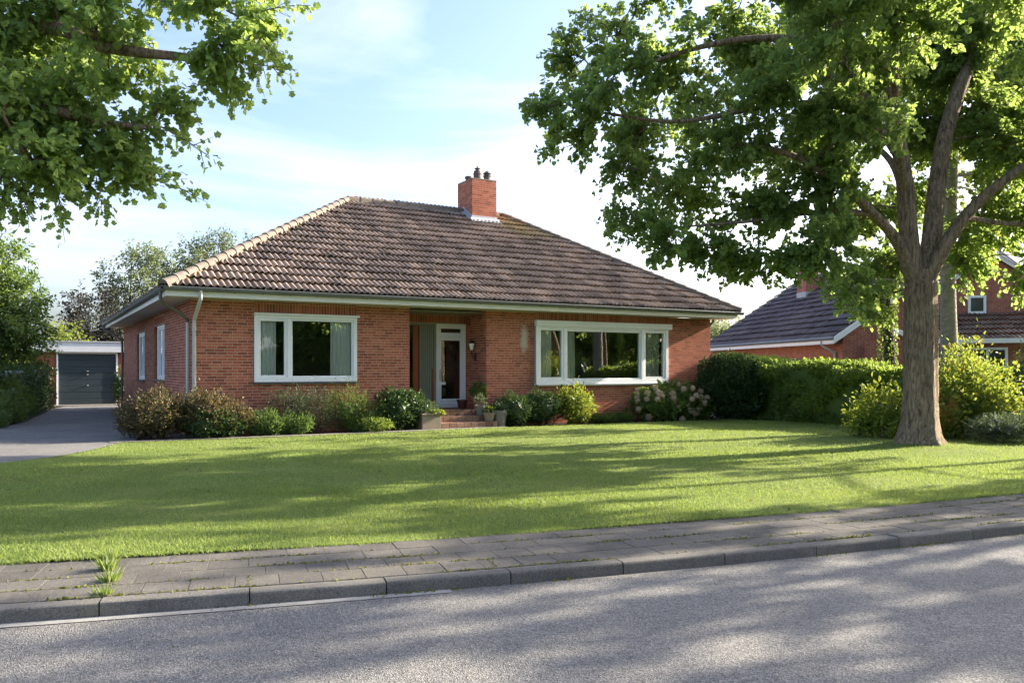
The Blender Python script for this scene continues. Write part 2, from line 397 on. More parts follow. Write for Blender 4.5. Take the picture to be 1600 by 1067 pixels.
def paver_mat(name, lo, hi):
    m, n, l, b = new_mat(name); p = wpos(n)
    r = rnd(n, l); rp = ramp(n, [(0, lo), (1, hi)]); l.new(r, rp.inputs[0])
    t = noise(n, l, 3.2, 6, .7, p); tv = ramp(n, [(.25, (.68, .68, .66)), (.75, (1.25, 1.22, 1.15))]); l.new(t.outputs[0], tv.inputs[0])
    c = mixc(n, l, 1.0, rp.outputs[0], tv.outputs[0], 'MULTIPLY')
    f = noise(n, l, 110, 4, .75, p); fv = ramp(n, [(.34, (.45, .45, .45)), (.66, (1.55, 1.53, 1.5))]); l.new(f.outputs[0], fv.inputs[0])
    c = mixc(n, l, 1.0, c, fv.outputs[0], 'MULTIPLY')
    g = noise(n, l, 1.6, 5, .75, p); gr = ramp(n, [(.56, (0, 0, 0)), (.72, (.4, .4, .4))]); l.new(g.outputs[0], gr.inputs[0])
    c = mixc(n, l, gr.outputs[0], c, (.13, .12, .05))
    l.new(c, b.inputs['Base Color']); b.inputs['Roughness'].default_value = .9; b.inputs['Specular IOR Level'].default_value = .2
    bump(n, l, f.outputs[0], b, .9, .006)
    return m
M['paver'] = paver_mat('paving slab', (.108, .101, .092), (.138, .128, .116))
M['kerb'] = paver_mat('kerb stone', (.13, .125, .115), (.18, .17, .155))
M['step'] = paver_mat('brick step', (.20, .11, .08), (.30, .19, .14))

# ------------------------------------------------------------------ leaf templates and scatter
def fold(pts, k=.25):
    return np.array([(x, y, abs(x) * k - .12 * y * y) for x, y in pts])
_h = [(0, 0), (.20, -.05), (.46, .07), (.38, .24), (.57, .50), (.36, .58), (.20, .80), (0, 1.0)]
T_MAPLE = (fold(_h + [(-x, y) for x, y in _h[-2:0:-1]] + [(0, .36)]), np.array([(14, i, (i + 1) % 14) for i in range(14)]))
_h2 = [(0, 0), (.45, .14), (.28, .32), (.52, .62), (0, 1.0)]
T_MAPLE_S = (fold(_h2 + [(-x, y) for x, y in _h2[-2:0:-1]]), np.array([(0, 1, 2), (0, 2, 6), (0, 6, 7), (2, 3, 4), (2, 4, 6), (6, 4, 5)]))
T_BROAD = (fold([(0, .04), (.52, .12), (.40, .66), (0, 1), (-.40, .66), (-.52, .12)], .4), np.array([(0, 1, 2), (0, 2, 3), (0, 3, 4), (0, 4, 5)]))
T_OVATE = (fold([(0, 0), (.26, .38), (.20, .72), (0, 1), (-.20, .72), (-.26, .38)], .45), np.array([(0, 1, 2), (0, 2, 3), (0, 3, 4), (0, 4, 5)]))
T_NARROW = (fold([(0, 0), (.13, .45), (0, 1), (-.13, .45)], .5), np.array([(0, 1, 2), (0, 2, 3)]))
T_ROUND = (fold([(0, 0), (.38, .4), (0, .95), (-.38, .4)], .35), np.array([(0, 1, 2), (0, 2, 3)]))
T_BLADE = (np.array([(-.06, 0, 0), (.06, 0, 0), (0, 1, -.12)]), np.array([(0, 1, 2)]))
T_NEEDLE = (np.array([(-.09, 0, 0), (.09, 0, 0), (0, 1, 0)]), np.array([(0, 1, 2)]))

def leaves(P, D, Nn, S, tmpl):
    tv, tf = tmpl; k = len(tv)
    D = nrm(D); X = nrm(np.cross(D, Nn)); Z = np.cross(X, D)
    V = P[:, None, :] + np.asarray(S)[:, None, None] * (tv[None, :, 0, None] * X[:, None] + tv[None, :, 1, None] * D[:, None] + tv[None, :, 2, None] * Z[:, None])
    Fa = tf[None] + (np.arange(len(P)) * k)[:, None, None]
    return V.reshape(-1, 3), Fa.reshape(-1, 3)

def prisms(P0, P1, r0, r1):
    d = nrm(P1 - P0); a = nrm(np.cross(d, np.array([.3, .5, .81]))); b = np.cross(d, a)
    V = []
    for P, r in ((P0, r0), (P1, r1)):
        for k in range(3):
            an = 2 * pi * k / 3
            V.append(P + np.reshape(r, (-1, 1)) * (cos(an) * a + sin(an) * b))
    V = np.stack(V, 1)
    f = np.array([(0, 1, 4, 3), (1, 2, 5, 4), (2, 0, 3, 5)])
    Fa = f[None] + (np.arange(len(P0)) * 6)[:, None, None]
    return V.reshape(-1, 3), Fa.reshape(-1, 4)

def rdir(n, g=rng):
    return nrm(g.normal(size=(n, 3)))

def crown(lobes, trunk_xy, per=60, nleaf=18, size=.12, L=(.35, .75), droop=.35, g=rng, shell=.45, out=.5, size_var=.25, flat=.45):
    """lobes: rows cx,cy,cz,r.  Twigs grow outwards in every lobe, leaves stand along the twigs."""
    P0s, Ds, Ls, Cs = [], [], [], []
    for cx, cy, cz, r in lobes:
        n = max(6, int(per * r ** 2.0))
        d = rdir(n, g); rho = shell + (1 - shell) * g.random(n) ** .6
        c = np.array([cx, cy, cz]); p0 = c + d * (rho * r * .82)[:, None] * np.array([1, 1, .8])
        o = nrm(np.array([cx - trunk_xy[0], cy - trunk_xy[1], .3]))
        dd = nrm(d * .8 + o * out + g.normal(size=(n, 3)) * .45 + np.array([0, 0, -.12]))
        P0s.append(p0); Ds.append(dd); Ls.append(g.uniform(L[0], L[1], n)); Cs.append(np.repeat(c[None], n, 0))
    P0 = np.concatenate(P0s); D = np.concatenate(Ds); Ln = np.concatenate(Ls); Cc = np.concatenate(Cs)
    return twig_leaves(P0, D, Ln, nleaf, size, droop, g, size_var, flat) + (P0, Cc)

def twig_leaves(P0, D, Ln, nleaf, size, droop, g, size_var=.25, flat=.45):
    n = len(P0)
    t = np.linspace(.12, 1, nleaf)[None, :] + g.uniform(-.03, .03, (n, nleaf))
    P = P0[:, None] + D[:, None] * (Ln[:, None] * t)[..., None]
    P[..., 2] -= droop * .35 * Ln[:, None] * t ** 2
    P1 = P0 + D * Ln[:, None]; P1[:, 2] -= droop * .35 * Ln
    lat = nrm(g.normal(size=(n, nleaf, 3)) + np.array([0, 0, -.1]))
    lat = nrm(lat - D[:, None] * (lat * D[:, None]).sum(-1, keepdims=True))
    P = P + lat * g.uniform(.01, .07, (n, nleaf))[..., None] * (size / .12)
    Dl = nrm(D[:, None] * .55 + lat * .85 + np.array([0, 0, -droop]))
    Nn = nrm(np.array([0, 0, 1.0]) + g.normal(size=(n, nleaf, 3)) * flat)
    S = size * (1 + g.uniform(-size_var, size_var, (n, nleaf)))
    return P.reshape(-1, 3), Dl.reshape(-1, 3), Nn.reshape(-1, 3), S.ravel(), P1

def curve(pts, n=14):
    """smooth Catmull-Rom through points"""
    pts = np.asarray(pts, float); P = np.vstack([2 * pts[0] - pts[1], pts, 2 * pts[-1] - pts[-2]])
    out = []
    for i in range(1, len(P) - 2):
        for t in np.linspace(0, 1, n, endpoint=False):
            a, b, c, d = P[i - 1], P[i], P[i + 1], P[i + 2]
            out.append(.5 * (2 * b + (c - a) * t + (2 * a - 5 * b + 4 * c - d) * t * t + (3 * b - a - 3 * c + d) * t ** 3))
    out.append(P[-2]); return np.array(out)

# ------------------------------------------------------------------ ground, road, kerb, pavement
kx = np.array([-3.22, -1.04, .59, 2.48, 4.97]); ky = np.array([5.30, 5.95, 6.48, 7.20, 8.20])
kc = np.polyfit(kx, ky, 2)
def kerb_y(x):
    x = np.asarray(x, float); xc = np.clip(x, -4.5, 6.5)
    return np.polyval(kc, xc) + (x - xc) * np.polyval(np.polyder(kc), xc)
_xs = np.linspace(-45, 60, 4000); _kp = np.stack([_xs, kerb_y(_xs)], 1)
_s = np.concatenate([[0], np.cumsum(np.linalg.norm(np.diff(_kp, axis=0), axis=1))])
def kerb_pt(s, off=0.0):
    """arc length along the kerb's road edge (0 at x=-5.6), offset towards the house"""
    s = np.asarray(s, float) + np.interp(-5.6, _xs, _s)
    x = np.interp(s, _s, _xs); y = np.interp(s, _s, _kp[:, 1])
    x2 = np.interp(s + .01, _s, _xs); y2 = np.interp(s + .01, _s, _kp[:, 1])
    t = nrm(np.stack([x2 - x, y2 - y], -1)); nn = np.stack([-t[..., 1], t[..., 0]], -1)
    return np.stack([x, y], -1) + nn * np.reshape(off, (-1, 1) if np.ndim(off) else ()) if np.ndim(s) else (np.array([x, y]) + nn * off)
def kerb_ang(s):
    a = kerb_pt(s - .15); b = kerb_pt(s + .15); return math.atan2(b[1] - a[1], b[0] - a[0])
def strip(name, s0, s1, o0, o1, z, mat, n=120):
    ss = np.linspace(s0, s1, n); a = kerb_pt(ss, o0); b = kerb_pt(ss, o1)
    V = np.concatenate([np.c_[a, np.full(n, z)], np.c_[b, np.full(n, z)]])
    Fq = np.array([(i, i + 1, n + i + 1, n + i) for i in range(n - 1)])
    return tag(link(name, mesh_np(name, V, Fq), mat), kind='structure')

mb = MB(); mb.poly([(-1500, -1500, -.03), (1500, -1500, -.03), (1500, 1500, -.03), (-1500, 1500, -.03)])
tag(mb.build('ground', M['field']), kind='structure')
road = strip('road', -38, 60, -7.2, -.001, 0.0, M['asphalt'])
strip('verge', -38, 60, -16, -7.35, .10, M['field'])
gut = strip('road_gutter', -1.5, 5.35, -.095, -.002, .005, M['gutterstrip'])
# garden floor behind the pavement
PAVE = 1.372
mb = MB(); ss = np.linspace(-38, 58, 90); pe = kerb_pt(ss, PAVE - .03)
back = [(75, 75), (-70, 75)]
mb.poly([(p[0], p[1], .07) for p in pe] + [(b[0], b[1], .07) for b in back])
tag(mb.build('garden_ground', M['soil']), kind='structure')

# kerb stones, one object each
kerb_root = tag(strip('kerb', -38, 60, 0.012, .13, .05, M['kerb']), kind='structure')
prof = [(0, -.03), (.004, .074), (.008, .086), (.016, .092), (.030, .094), (.14, .094), (.14, -.03)]
SL = .93
def kerb_mesh(Lk):
    m = MB(); k = len(prof); V = []
    for x in (-Lk / 2, Lk / 2): V += [(x, y, z) for y, z in prof]
    F = [(i, k + i, k + (i + 1) % k, (i + 1) % k) for i in range(k)] + [tuple(range(k)), tuple(range(2 * k - 1, k - 1, -1))]
    m.add(V, F); return m.mesh('kerb_stone')
ksm = kerb_mesh(SL - .009); ksm.materials.append(M['kerb'])
s = -1.62 - SL * 2
for i in range(20):
    o = link('kerb_stone', ksm, None, kerb_root); c = kerb_pt(s + SL / 2, 0)
    o.location = (c[0], c[1], rng.uniform(-.004, .004)); o.rotation_euler = (rng.uniform(-.012, .012), rng.uniform(-.004, .004), kerb_ang(s + SL / 2) + rng.uniform(-.006, .006)); s += SL

# pavement slabs, one object each
pave_root = strip('pavement', -38, 60, .14, PAVE, .0895, M['concrete'])
TS = .303
def slab_mesh(a, b_, h=.05, bev=.003):
    m = MB(); x, y = a / 2, b_ / 2
    V = [(-x, -y, -h), (x, -y, -h), (x, y, -h), (-x, y, -h), (-x, -y, -bev), (x, -y, -bev), (x, y, -bev), (-x, y, -bev)]
    x -= bev; y -= bev; V += [(-x, -y, 0), (x, -y, 0), (x, y, 0), (-x, y, 0)]
    F = [(8, 9, 10, 11)] + [(4 + i, 4 + (i + 1) % 4, 8 + (i + 1) % 4, 8 + i) for i in range(4)] + [(i, (i + 1) % 4, 4 + (i + 1) % 4, 4 + i) for i in range(4)]
    m.add(V, F); return m.mesh('paving_slab')
slab = slab_mesh(TS - .004, TS - .004); slab.materials.append(M['paver'])
moss_pts = []
for row in range(4):
    ph = rng.uniform(0, TS)
    for j in range(52):
        sc_ = -1.2 + ph + j * TS; off = .146 + TS / 2 + row * TS
        c = kerb_pt(sc_, off)
        o = link('paving_slab', slab, None, pave_root)
        o.location = (c[0], c[1], .096 + rng.uniform(-.002, .002))
        o.rotation_euler = (rng.uniform(-.005, .005), rng.uniform(-.005, .005), kerb_ang(sc_) + rng.uniform(-.005, .005))
for row in range(5):
    ss = rng.uniform(-1.5, 14.5, 2600)
    keep = (np.sin(ss * 2.3 + row * 1.7) + .6 * np.sin(ss * 7.1 + row) + rng.normal(0, .5, len(ss))) > .3
    ss = ss[keep]; p = kerb_pt(ss, .146 + row * TS + rng.normal(0, .004 if row else .006, len(ss))); moss_pts.append(np.c_[p, np.full(len(p), .094)])
for j in range(52):
    if rng.random() < .22:
        row = rng.integers(0, 4); k = 24; p = kerb_pt(np.full(k, -1.2 + j * TS) + rng.normal(0, .004, k), .146 + TS * row + rng.uniform(0, TS, k)); moss_pts.append(np.c_[p, np.full(k, .094)])
mp = np.concatenate(moss_pts)
n_ = len(mp); dd = nrm(rng.normal(size=(n_, 3)) * np.array([1, 1, .3]) + np.array([0, 0, .35]))
V_, F_ = leaves(mp, dd, rdir(n_), rng.uniform(.010, .032, n_), T_ROUND)
tag(link('joint_moss', mesh_np('joint_moss', V_, F_), M['moss']), 'yellow green moss growing in the joints of the paving slabs', 'moss', kind='stuff')
# moss and grit along the foot of the kerb
ss = rng.uniform(-1.5, 14, 3000); keep = (np.sin(ss * 1.35 + 1.0) + .7 * np.sin(ss * 5.3) + rng.normal(0, .4, len(ss))) > .9; ss = ss[keep]
p = kerb_pt(ss, -np.abs(rng.normal(0, .022, len(ss))))
gp = np.c_[p, np.full(len(p), .003)]; dd = nrm(rng.normal(size=gp.shape) * np.array([1, 1, .3]) + np.array([0, 0, .45]))
V_, F_ = leaves(gp, dd, rdir(len(gp)), rng.uniform(.01, .03, len(gp)), T_ROUND)
tag(link('kerb_moss', mesh_np('kerb_moss', V_, F_), M['moss']), 'small mossy weeds along the foot of the kerb', 'moss', kind='stuff')

# ------------------------------------------------------------------ lawn
def bed_edge(u): return -1.18 - .10 * np.sin(u * .55)
lawn_back = [tuple(hw(u, bed_edge(u))[:2]) for u in np.linspace(-1.55, 15.0, 18)]
drive_r = [(-13.5, 9.2), (-10.2, 11.2), (-8.9, 12.4), (-8.2, 13.3), (-7.85, 14.4), (-7.8, 15.6), (-7.95, 16.7)]
lawn_front = [tuple(kerb_pt(s_, PAVE)) for s_ in np.linspace(-9, 26, 60)]
lawn_poly = lawn_front + [(22, 22), (11.2, 20.6), (9.6, 22.2), (8.0, 24.4)] + lawn_back[::-1] + drive_r[::-1]
LP = np.array(lawn_poly)
def inside(P, poly):
    x, y = P[:, 0], P[:, 1]; r = np.zeros(len(P), bool); j = len(poly) - 1
    for i in range(len(poly)):
        xi, yi = poly[i]; xj, yj = poly[j]
        c = ((yi > y) != (yj > y)) & (x < (xj - xi) * (y - yi) / (yj - yi + 1e-12) + xi); r ^= c; j = i
    return r
TREE = np.array([7.86, 16.3])
def lawn_z(x, y):
    return .10 + .10 * np.exp(-((x - TREE[0]) ** 2 + (y - TREE[1]) ** 2) / 1.3) + .012 * np.sin(x * 1.1 + y * .7) * np.sin(y * .9 - x * .4)
import bmesh
bm = bmesh.new(); bm.faces.new([bm.verts.new((p[0], p[1], 0)) for p in lawn_poly])
bmesh.ops.triangulate(bm, faces=bm.faces[:])
for k in range(4):
    es = [e for e in bm.edges if e.calc_length() > (.8 if k > 1 else 1.5)]
    if es: bmesh.ops.subdivide_edges(bm, edges=es, cuts=1); bmesh.ops.triangulate(bm, faces=[f for f in bm.faces if len(f.verts) > 3])
for v_ in bm.verts: v_.co.z = float(lawn_z(v_.co.x, v_.co.y))
me = bpy.data.meshes.new('lawn'); bm.to_mesh(me); bm.free()
lawn = tag(link('lawn', me, M['lawn'], smooth=True), kind='structure')
def scatter_grass(n, x0, x1, y0, y1):
    P = np.c_[rng.uniform(x0, x1, n), rng.uniform(y0, y1, n)]
    P = P[np.abs(P[:, 0]) < P[:, 1] * .68 + .5]
    return P[inside(P, lawn_poly)]
gp = np.concatenate([scatter_grass(300000, -8, 8, 6, 10.5), scatter_grass(250000, -10, 11, 10.5, 16), scatter_grass(190000, -9, 14, 16, 25.5)])
# ragged fringe over the pavement edge
fs = rng.uniform(-1.5, 15, 9000); gp = np.concatenate([gp, kerb_pt(fs, PAVE - np.abs(rng.normal(0, .028, len(fs))))])
gz = lawn_z(gp[:, 0], gp[:, 1]); n_ = len(gp)
h_ = rng.uniform(.016, .036, n_) * (1 + (gp[:, 1] - 7) * .028)
patch = np.sin(gp[:, 0] * .9 + np.sin(gp[:, 1] * .6) * 2) * np.sin(gp[:, 1] * 1.1 + .7)
h_ *= 1 + .25 * patch
ld = nrm(np.c_[rng.normal(0, .55, n_), rng.normal(0, .55, n_), np.full(n_, 1.0)])
V_, F_ = leaves(np.c_[gp, gz - .003], ld, rdir(n_), h_, (T_BLADE[0] * np.array([1.9, 1, 1]), T_BLADE[1]))
tag(link('lawn_grass', mesh_np('lawn_grass', V_, F_), M['grass_blade']), 'short mown grass of the front lawn', 'grass', kind='stuff')
N_GRASS = n_

# driveway and edging path
drive_l = [(-18.6, 35.5), (-17.0, 31.0), (-15.9, 28.7), (-13.9, 24.0), (-12.7, 20.6), (-12.6, 17.0), (-14.2, 13.5), (-19.5, 9.0)]
drive_rr = [(-13.5, 9.2), (-10.2, 11.2), (-8.9, 12.4), (-8.2, 13.3), (-7.85, 14.4), (-7.8, 15.6), (-7.95, 16.7), tuple(hw(-1.2, -.6)[:2]), tuple(hw(-.55, 4)[:2]), tuple(hw(-.5, 14)[:2]), tuple(hw(.4, 20.4)[:2])]
mb = MB(); mb.poly([(x, y, .104) for x, y in drive_l + drive_rr])
bmo = mb.build('driveway', M['drive']); tag(bmo, kind='structure')
bm = bmesh.new(); bm.from_mesh(bmo.data); bmesh.ops.triangulate(bm, faces=bm.faces[:]); bm.to_mesh(bmo.data); bm.free()
mb = MB(); us = np.linspace(-1.75, 7.6, 24)
for i in range(len(us) - 1):
    a, b = us[i], us[i + 1]
    w = .34
    pts = [hw(a, bed_edge(a) - .02), hw(b, bed_edge(b) - .02), hw(b, bed_edge(b) + w), hw(a, bed_edge(a) + w)]
    mb.poly([(p[0], p[1], .112) for p in pts])
tag(mb.build('path', M['concrete']), kind='structure')

# ------------------------------------------------------------------ the bungalow
HROT = math.atan2(HA[1], HA[0])
house = thing('house', 'red brick bungalow with a hipped brown tiled roof and white window frames', 'house', (HC[0], HC[1], 0), HROT)
W, DEP = 15.58, 15.4
Z0, ZS = .08, 3.19                 # ground and soffit
RU0, RU1, RV = 5.31, 7.54, 1.25    # entrance recess
FLOOR = .53
CRS, BL, JT = .0686, .226, .011
wall_root = bpy.data.objects.new('wall', None); COL.objects.link(wall_root); wall_root.parent = house

def slab_with_holes(mb, s0, s1, z0, z1, holes, f):
    xs = sorted({s0, s1, *[h[0] for h in holes], *[h[1] for h in holes]}); zs = sorted({z0, z1, *[h[2] for h in holes], *[h[3] for h in holes]})
    for i in range(len(xs) - 1):
        for k in range(len(zs) - 1):
            cx, cz = (xs[i] + xs[i + 1]) / 2, (zs[k] + zs[k + 1]) / 2
            if not any(h[0] < cx < h[1] and h[2] < cz < h[3] for h in holes): f(mb, xs[i], xs[i + 1], zs[k], zs[k + 1])

W1 = (1.42, 3.87, 1.29, 2.905)      # left front window opening (u0,u1,z0,z1)
W2 = (9.10, 13.80, 1.17, 2.95)      # picture window
DO = (RU0, RU1, FLOOR, 2.87)        # door and side light in the recess
S1 = (4.25, 6.35, 1.30, 2.84); S2 = (8.7, 10.95, 1.26, 2.80)   # left wall windows (v)
TH = .28
mb = MB()
slab_with_holes(mb, .0028, RU0 - .0028, Z0, ZS, [W1], lambda m, a, b, c, d: m.box(a, b, .0028, TH, c, d))
slab_with_holes(mb, RU1 + .0028, W - .0028, Z0, ZS, [W2], lambda m, a, b, c, d: m.box(a, b, .0028, TH, c, d))
slab_with_holes(mb, TH, DEP, Z0, ZS, [S1, S2], lambda m, a, b, c, d: m.box(.0028, TH, a, b, c, d))
mb.box(W - TH, W - .008, TH, 11.2, Z0, ZS); mb.box(TH, W - TH, 11.0, 11.2, Z0, ZS); mb.box(.3, 9, DEP - .2, DEP, Z0, ZS)
mb.box(RU0 - .2, RU0 - .0028, TH, RV + .3, Z0, ZS); mb.box(RU1 + .0028, RU1 + .25, TH, RV + .3, Z0, ZS)
mb.box(RU0, RU1, RV + .0028, RV + .2, 2.87, ZS); mb.box(RU0, RU1, RV + .05, RV + .2, Z0, FLOOR)
mb.build('mortar', M['mortar'], wall_root)

# bricks: every brick is geometry; the 300 nearest whole ones are objects, the rest one mesh
BT = .021
def brick_face(s0, s1, holes, soldiers, place, g, phase=0.0, z0=Z0, z1=ZS):
    """place(s0,s1,z0,z1) receives each brick"""
    nz = int((z1 - z0) / CRS)
    for k in range(nz):
        za = z0 + k * CRS + JT / 2; zb = z0 + (k + 1) * CRS - JT / 2; zc = (za + zb) / 2
        cuts = [(h[0], h[1]) for h in holes + soldiers if h[2] - .02 < zc < h[3] + .02]
        off = phase + (BL / 2 if k % 2 else 0) + (BL / 4 if k % 5 == 3 else 0)
        j0 = int((s0 - off) / BL) - 2; j1 = int((s1 - off) / BL) + 2
        for j in range(j0, j1):
            segs = [(max(s0, off + j * BL + JT / 2), min(s1, off + (j + 1) * BL - JT / 2))]
            for c in cuts:
                nseg = []
                for a, b in segs:
                    if b <= c[0] or a >= c[1]: nseg.append((a, b))
                    else:
                        if a < c[0]: nseg.append((a, c[0]))
                        if b > c[1]: nseg.append((c[1], b))
                segs = nseg
            for a, b in segs:
                if b - a > .012: place(a, b, za, zb)
    for h in soldiers:
        n = max(1, round((h[1] - h[0]) / CRS)); w = (h[1] - h[0]) / n; z = h[2]
        while z < h[3] - .04:
            for i in range(n): place(h[0] + i * w + JT / 2, h[0] + (i + 1) * w - JT / 2, z + JT / 2, min(z + .216, h[3]) - JT / 2)
            z += .216
cand = []; restF = MB(); restS = MB(); restD = MB()
def pl_front(a, b, c, d):
    pr = rng.uniform(-.0004, .0004)
    if abs((b - a) - (BL - JT)) < 1e-6 and abs((d - c) - (CRS - JT)) < 1e-6 and c > .95: cand.append((a, c, pr))
    else: restF.box(a, b, pr, BT, c, d)
sold1 = [(W1[0] - .02, W1[1] + .02, W1[3] + .02, ZS - .0)]; sold2 = [(W2[0] - .05, W2[1] + .09, W2[3] + .02, ZS)]
brick_face(0, RU0, [W1], sold1, pl_front, rng); brick_face(RU1, W, [W2], sold2, pl_front, rng, .07)
cand.sort(key=lambda c: np.linalg.norm(hw(c[0], 0)[:2]))
bmesh_ = MB(); bmesh_.box(0, BL - JT, 0, BT, 0, CRS - JT); bm_me = bmesh_.mesh('brick'); bm_me.materials.append(M['brick'])
for i, (a, c, pr) in enumerate(cand):
    if i < 300:
        o = link('brick', bm_me, None, wall_root); o.location = (a, pr, c)
    else: restF.box(a, a + BL - JT, pr, BT, c, c + CRS - JT)
tag(restF.build('front_brickwork', M['brick'], wall_root), kind='stuff')
sS = [(S1[0] - .02, S1[1] + .02, S1[3] + .02, S1[3] + .235), (S2[0] - .02, S2[1] + .02, S2[3] + .02, S2[3] + .235)]
def pl_side(a, b, c, d):
    pr = rng.uniform(-.0004, .0004); restS.box(pr, BT, a, b, c, d)
brick_face(BT + .004, DEP, [S1, S2], sS, pl_side, rng, .1)
for S in (S1, S2):   # brick reveals of the side windows: the far jamb faces the street
    z = S[2]
    while z < S[3] - .03:
        restS.box(.026, .20, S[1] - .012, S[1] + .012, z, min(z + CRS - JT, S[3])); z += CRS
tag(restS.build('side_brickwork', M['brick'], wall_root), kind='stuff')
brick_face(BT + .004, RV, [], [], lambda a, b, c, d: restD.box(RU1 + rng.uniform(-.0004, .0004), RU1 + BT, a, b, c, d), rng, .03)
brick_face(BT + .004, RV, [], [], lambda a, b, c, d: restD.box(RU0 - BT, RU0 + rng.uniform(-.0004, .0004), a, b, c, d), rng, .03)
brick_face(RU0 + .005, RU1 - .005, [], [(RU0 + .005, RU1 - .005, 2.885, ZS)], lambda a, b, c, d: restD.box(a, b, RV + rng.uniform(-.0004, .0004), RV + BT, c, d), rng, .03, 3.3, 3.3)
tag(restD.build('entrance_brickwork', M['brick'], wall_root), kind='stuff')
# rooms behind the glass
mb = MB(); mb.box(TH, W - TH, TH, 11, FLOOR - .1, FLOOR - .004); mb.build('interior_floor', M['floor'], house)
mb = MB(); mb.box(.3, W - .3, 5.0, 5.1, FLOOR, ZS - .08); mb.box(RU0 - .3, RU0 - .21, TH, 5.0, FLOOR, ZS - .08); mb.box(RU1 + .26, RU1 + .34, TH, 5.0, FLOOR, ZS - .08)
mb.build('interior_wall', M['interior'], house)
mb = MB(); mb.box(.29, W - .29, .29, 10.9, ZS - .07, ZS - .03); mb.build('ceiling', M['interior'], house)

# ---- roof
OV = .62; EV = -.66; EZ = 3.385
RL = np.array([5.54, 5.54]); RR = np.array([11.13, 5.54]); RZ = 6.93
ER = 16.23
roof = bpy.data.objects.new('roof', None); COL.objects.link(roof); roof.parent = house
pf = math.atan2(RZ - EZ, 5.54 - EV)
TW, EXP = .29, .442
def tile_template(seg):
    ss_ = []
    for r in range(2): ss_ += [r * .145 + x for x in seg]
    ss_.append(.29)
    hh = [.046 * max(0.0, sin(pi * ((x % .1450001) - .045) / .10)) ** .8 if (x % .1450001) > .046 else 0.0 for x in ss_[:-1]] + [0.0]
    n = len(ss_); L_ = EXP + .05
    V = [(x, 0, h + .052) for x, h in zip(ss_, hh)] + [(x, L_, h * .6 + .0) for x, h in zip(ss_, hh)] + [(x, .022, h + .018) for x, h in zip(ss_, hh)]
    F = [(i, i + 1, n + i + 1, n + i) for i in range(n - 1)] + [(2 * n + i, 2 * n + i + 1, i + 1, i) for i in range(n - 1)]
    return np.array(V, float), np.array(F)
TV, TF = tile_template([0, .045, .056, .075, .095, .115, .134])
TV2, TF2 = tile_template([0, .045, .07, .095, .12])
def tile_slope(O, U, Sd, Nm, length, rows, lb, rb, tv, tf, g, collect=None, skip=None):
    """O origin at the eave's left end, U along the eave, Sd up the slope, Nm normal. lb/rb(t): hip limits"""
    Vs, Fs, full, n = [], [], [], 0
    for i in range(rows):
        t0 = i * EXP; wob = g.normal(0, .004)
        for j in range(-1, int(length / TW) + 2):
            s0 = j * TW; lo, hi = lb(t0 + EXP / 2), rb(t0 + EXP / 2)
            if s0 + TW < lo - .05 or s0 > hi + .05: continue
            if skip and skip(s0 + TW / 2, t0 + EXP / 2): continue
            lift = g.normal(0, .005); dt = g.normal(0, .009) + wob
            if collect is not None and s0 > lb(t0 + EXP + .1) and s0 + TW < rb(t0 + EXP + .1): full.append((s0, t0 + dt, lift)); continue
            v = tv.copy(); v[:, 0] += s0; v[:, 1] += t0 + dt; v[:, 2] += lift
            a = np.array([lb(t) for t in v[:, 1]]); b = np.array([rb(t) for t in v[:, 1]])
            v[:, 0] = np.clip(v[:, 0], a, np.maximum(a, b)); Vs.append(v); Fs.append(tf + n); n += len(v)
    return Vs, Fs, full, n
U3 = np.array([1.0, 0, 0]); S3 = np.array([0, cos(pf), sin(pf)]); N3 = np.array([0, -sin(pf), cos(pf)])
O3 = np.array([EV, EV, EZ])
slope_len = (5.54 - EV) / cos(pf); rows = int(slope_len / EXP) + 1
CH = (9.6, 10.52, 4.86, 5.95)      # chimney plan u0,u1,v0,v1
lbF = lambda t: t * cos(pf); rbF = lambda t: (ER - EV) - t * cos(pf) * (ER - RR[0]) / (5.54 - EV)
chim_skip = lambda s_, t_: CH[0] - .02 < s_ + EV < CH[1] + .02 and t_ * cos(pf) + EV > CH[2] + .1
tcand = []
Vs, Fs, full, n = tile_slope(O3, U3, S3, N3, ER - EV, rows, lbF, rbF, TV, TF, rng, collect=True, skip=chim_skip)
rot = Matrix((U3, S3, N3)).transposed().to_4x4()
full.sort(key=lambda c: np.linalg.norm(hw(*(O3 + U3 * c[0] + S3 * c[1])[:2])[:2]))
tme = mesh_np('roof_tile', TV, TF); tme.materials.append(M['tile'])
for i, (s0, t0, lift) in enumerate(full):
    if i < 300:
        o = link('roof_tile', tme, None, roof)
        o.matrix_local = Matrix.Translation(Vector(O3 + U3 * s0 + S3 * t0 + N3 * lift)) @ rot
    else:
        v = TV + np.array([s0, t0, lift]); Vs.append(v); Fs.append(TF + n); n += len(v)
def to_slope(Vs, O, U, S, Nn):
    v = np.concatenate(Vs); return O + v[:, :1] * U + v[:, 1:2] * S + v[:, 2:] * Nn
tag(link('front_tiling', mesh_np('front_tiling', to_slope(Vs, O3, U3, S3, N3), np.concatenate(Fs)), M['tile'], roof), kind='stuff')
# left slope
UL = np.array([0, -1.0, 0]); SLp = np.array([cos(pf), 0, sin(pf)]); NL = np.array([-sin(pf), 0, cos(pf)])
OL = np.array([EV, DEP + .65, EZ]); LL = DEP + .65 - EV
Vs, Fs, _f, n = tile_slope(OL, UL, SLp, NL, LL, rows, lambda t: t * cos(pf), lambda t: LL - t * cos(pf), TV2, TF2, rng)
tag(link('left_tiling', mesh_np('left_tiling', to_slope(Vs, OL, UL, SLp, NL), np.concatenate(Fs)), M['tile'], roof), kind='stuff')
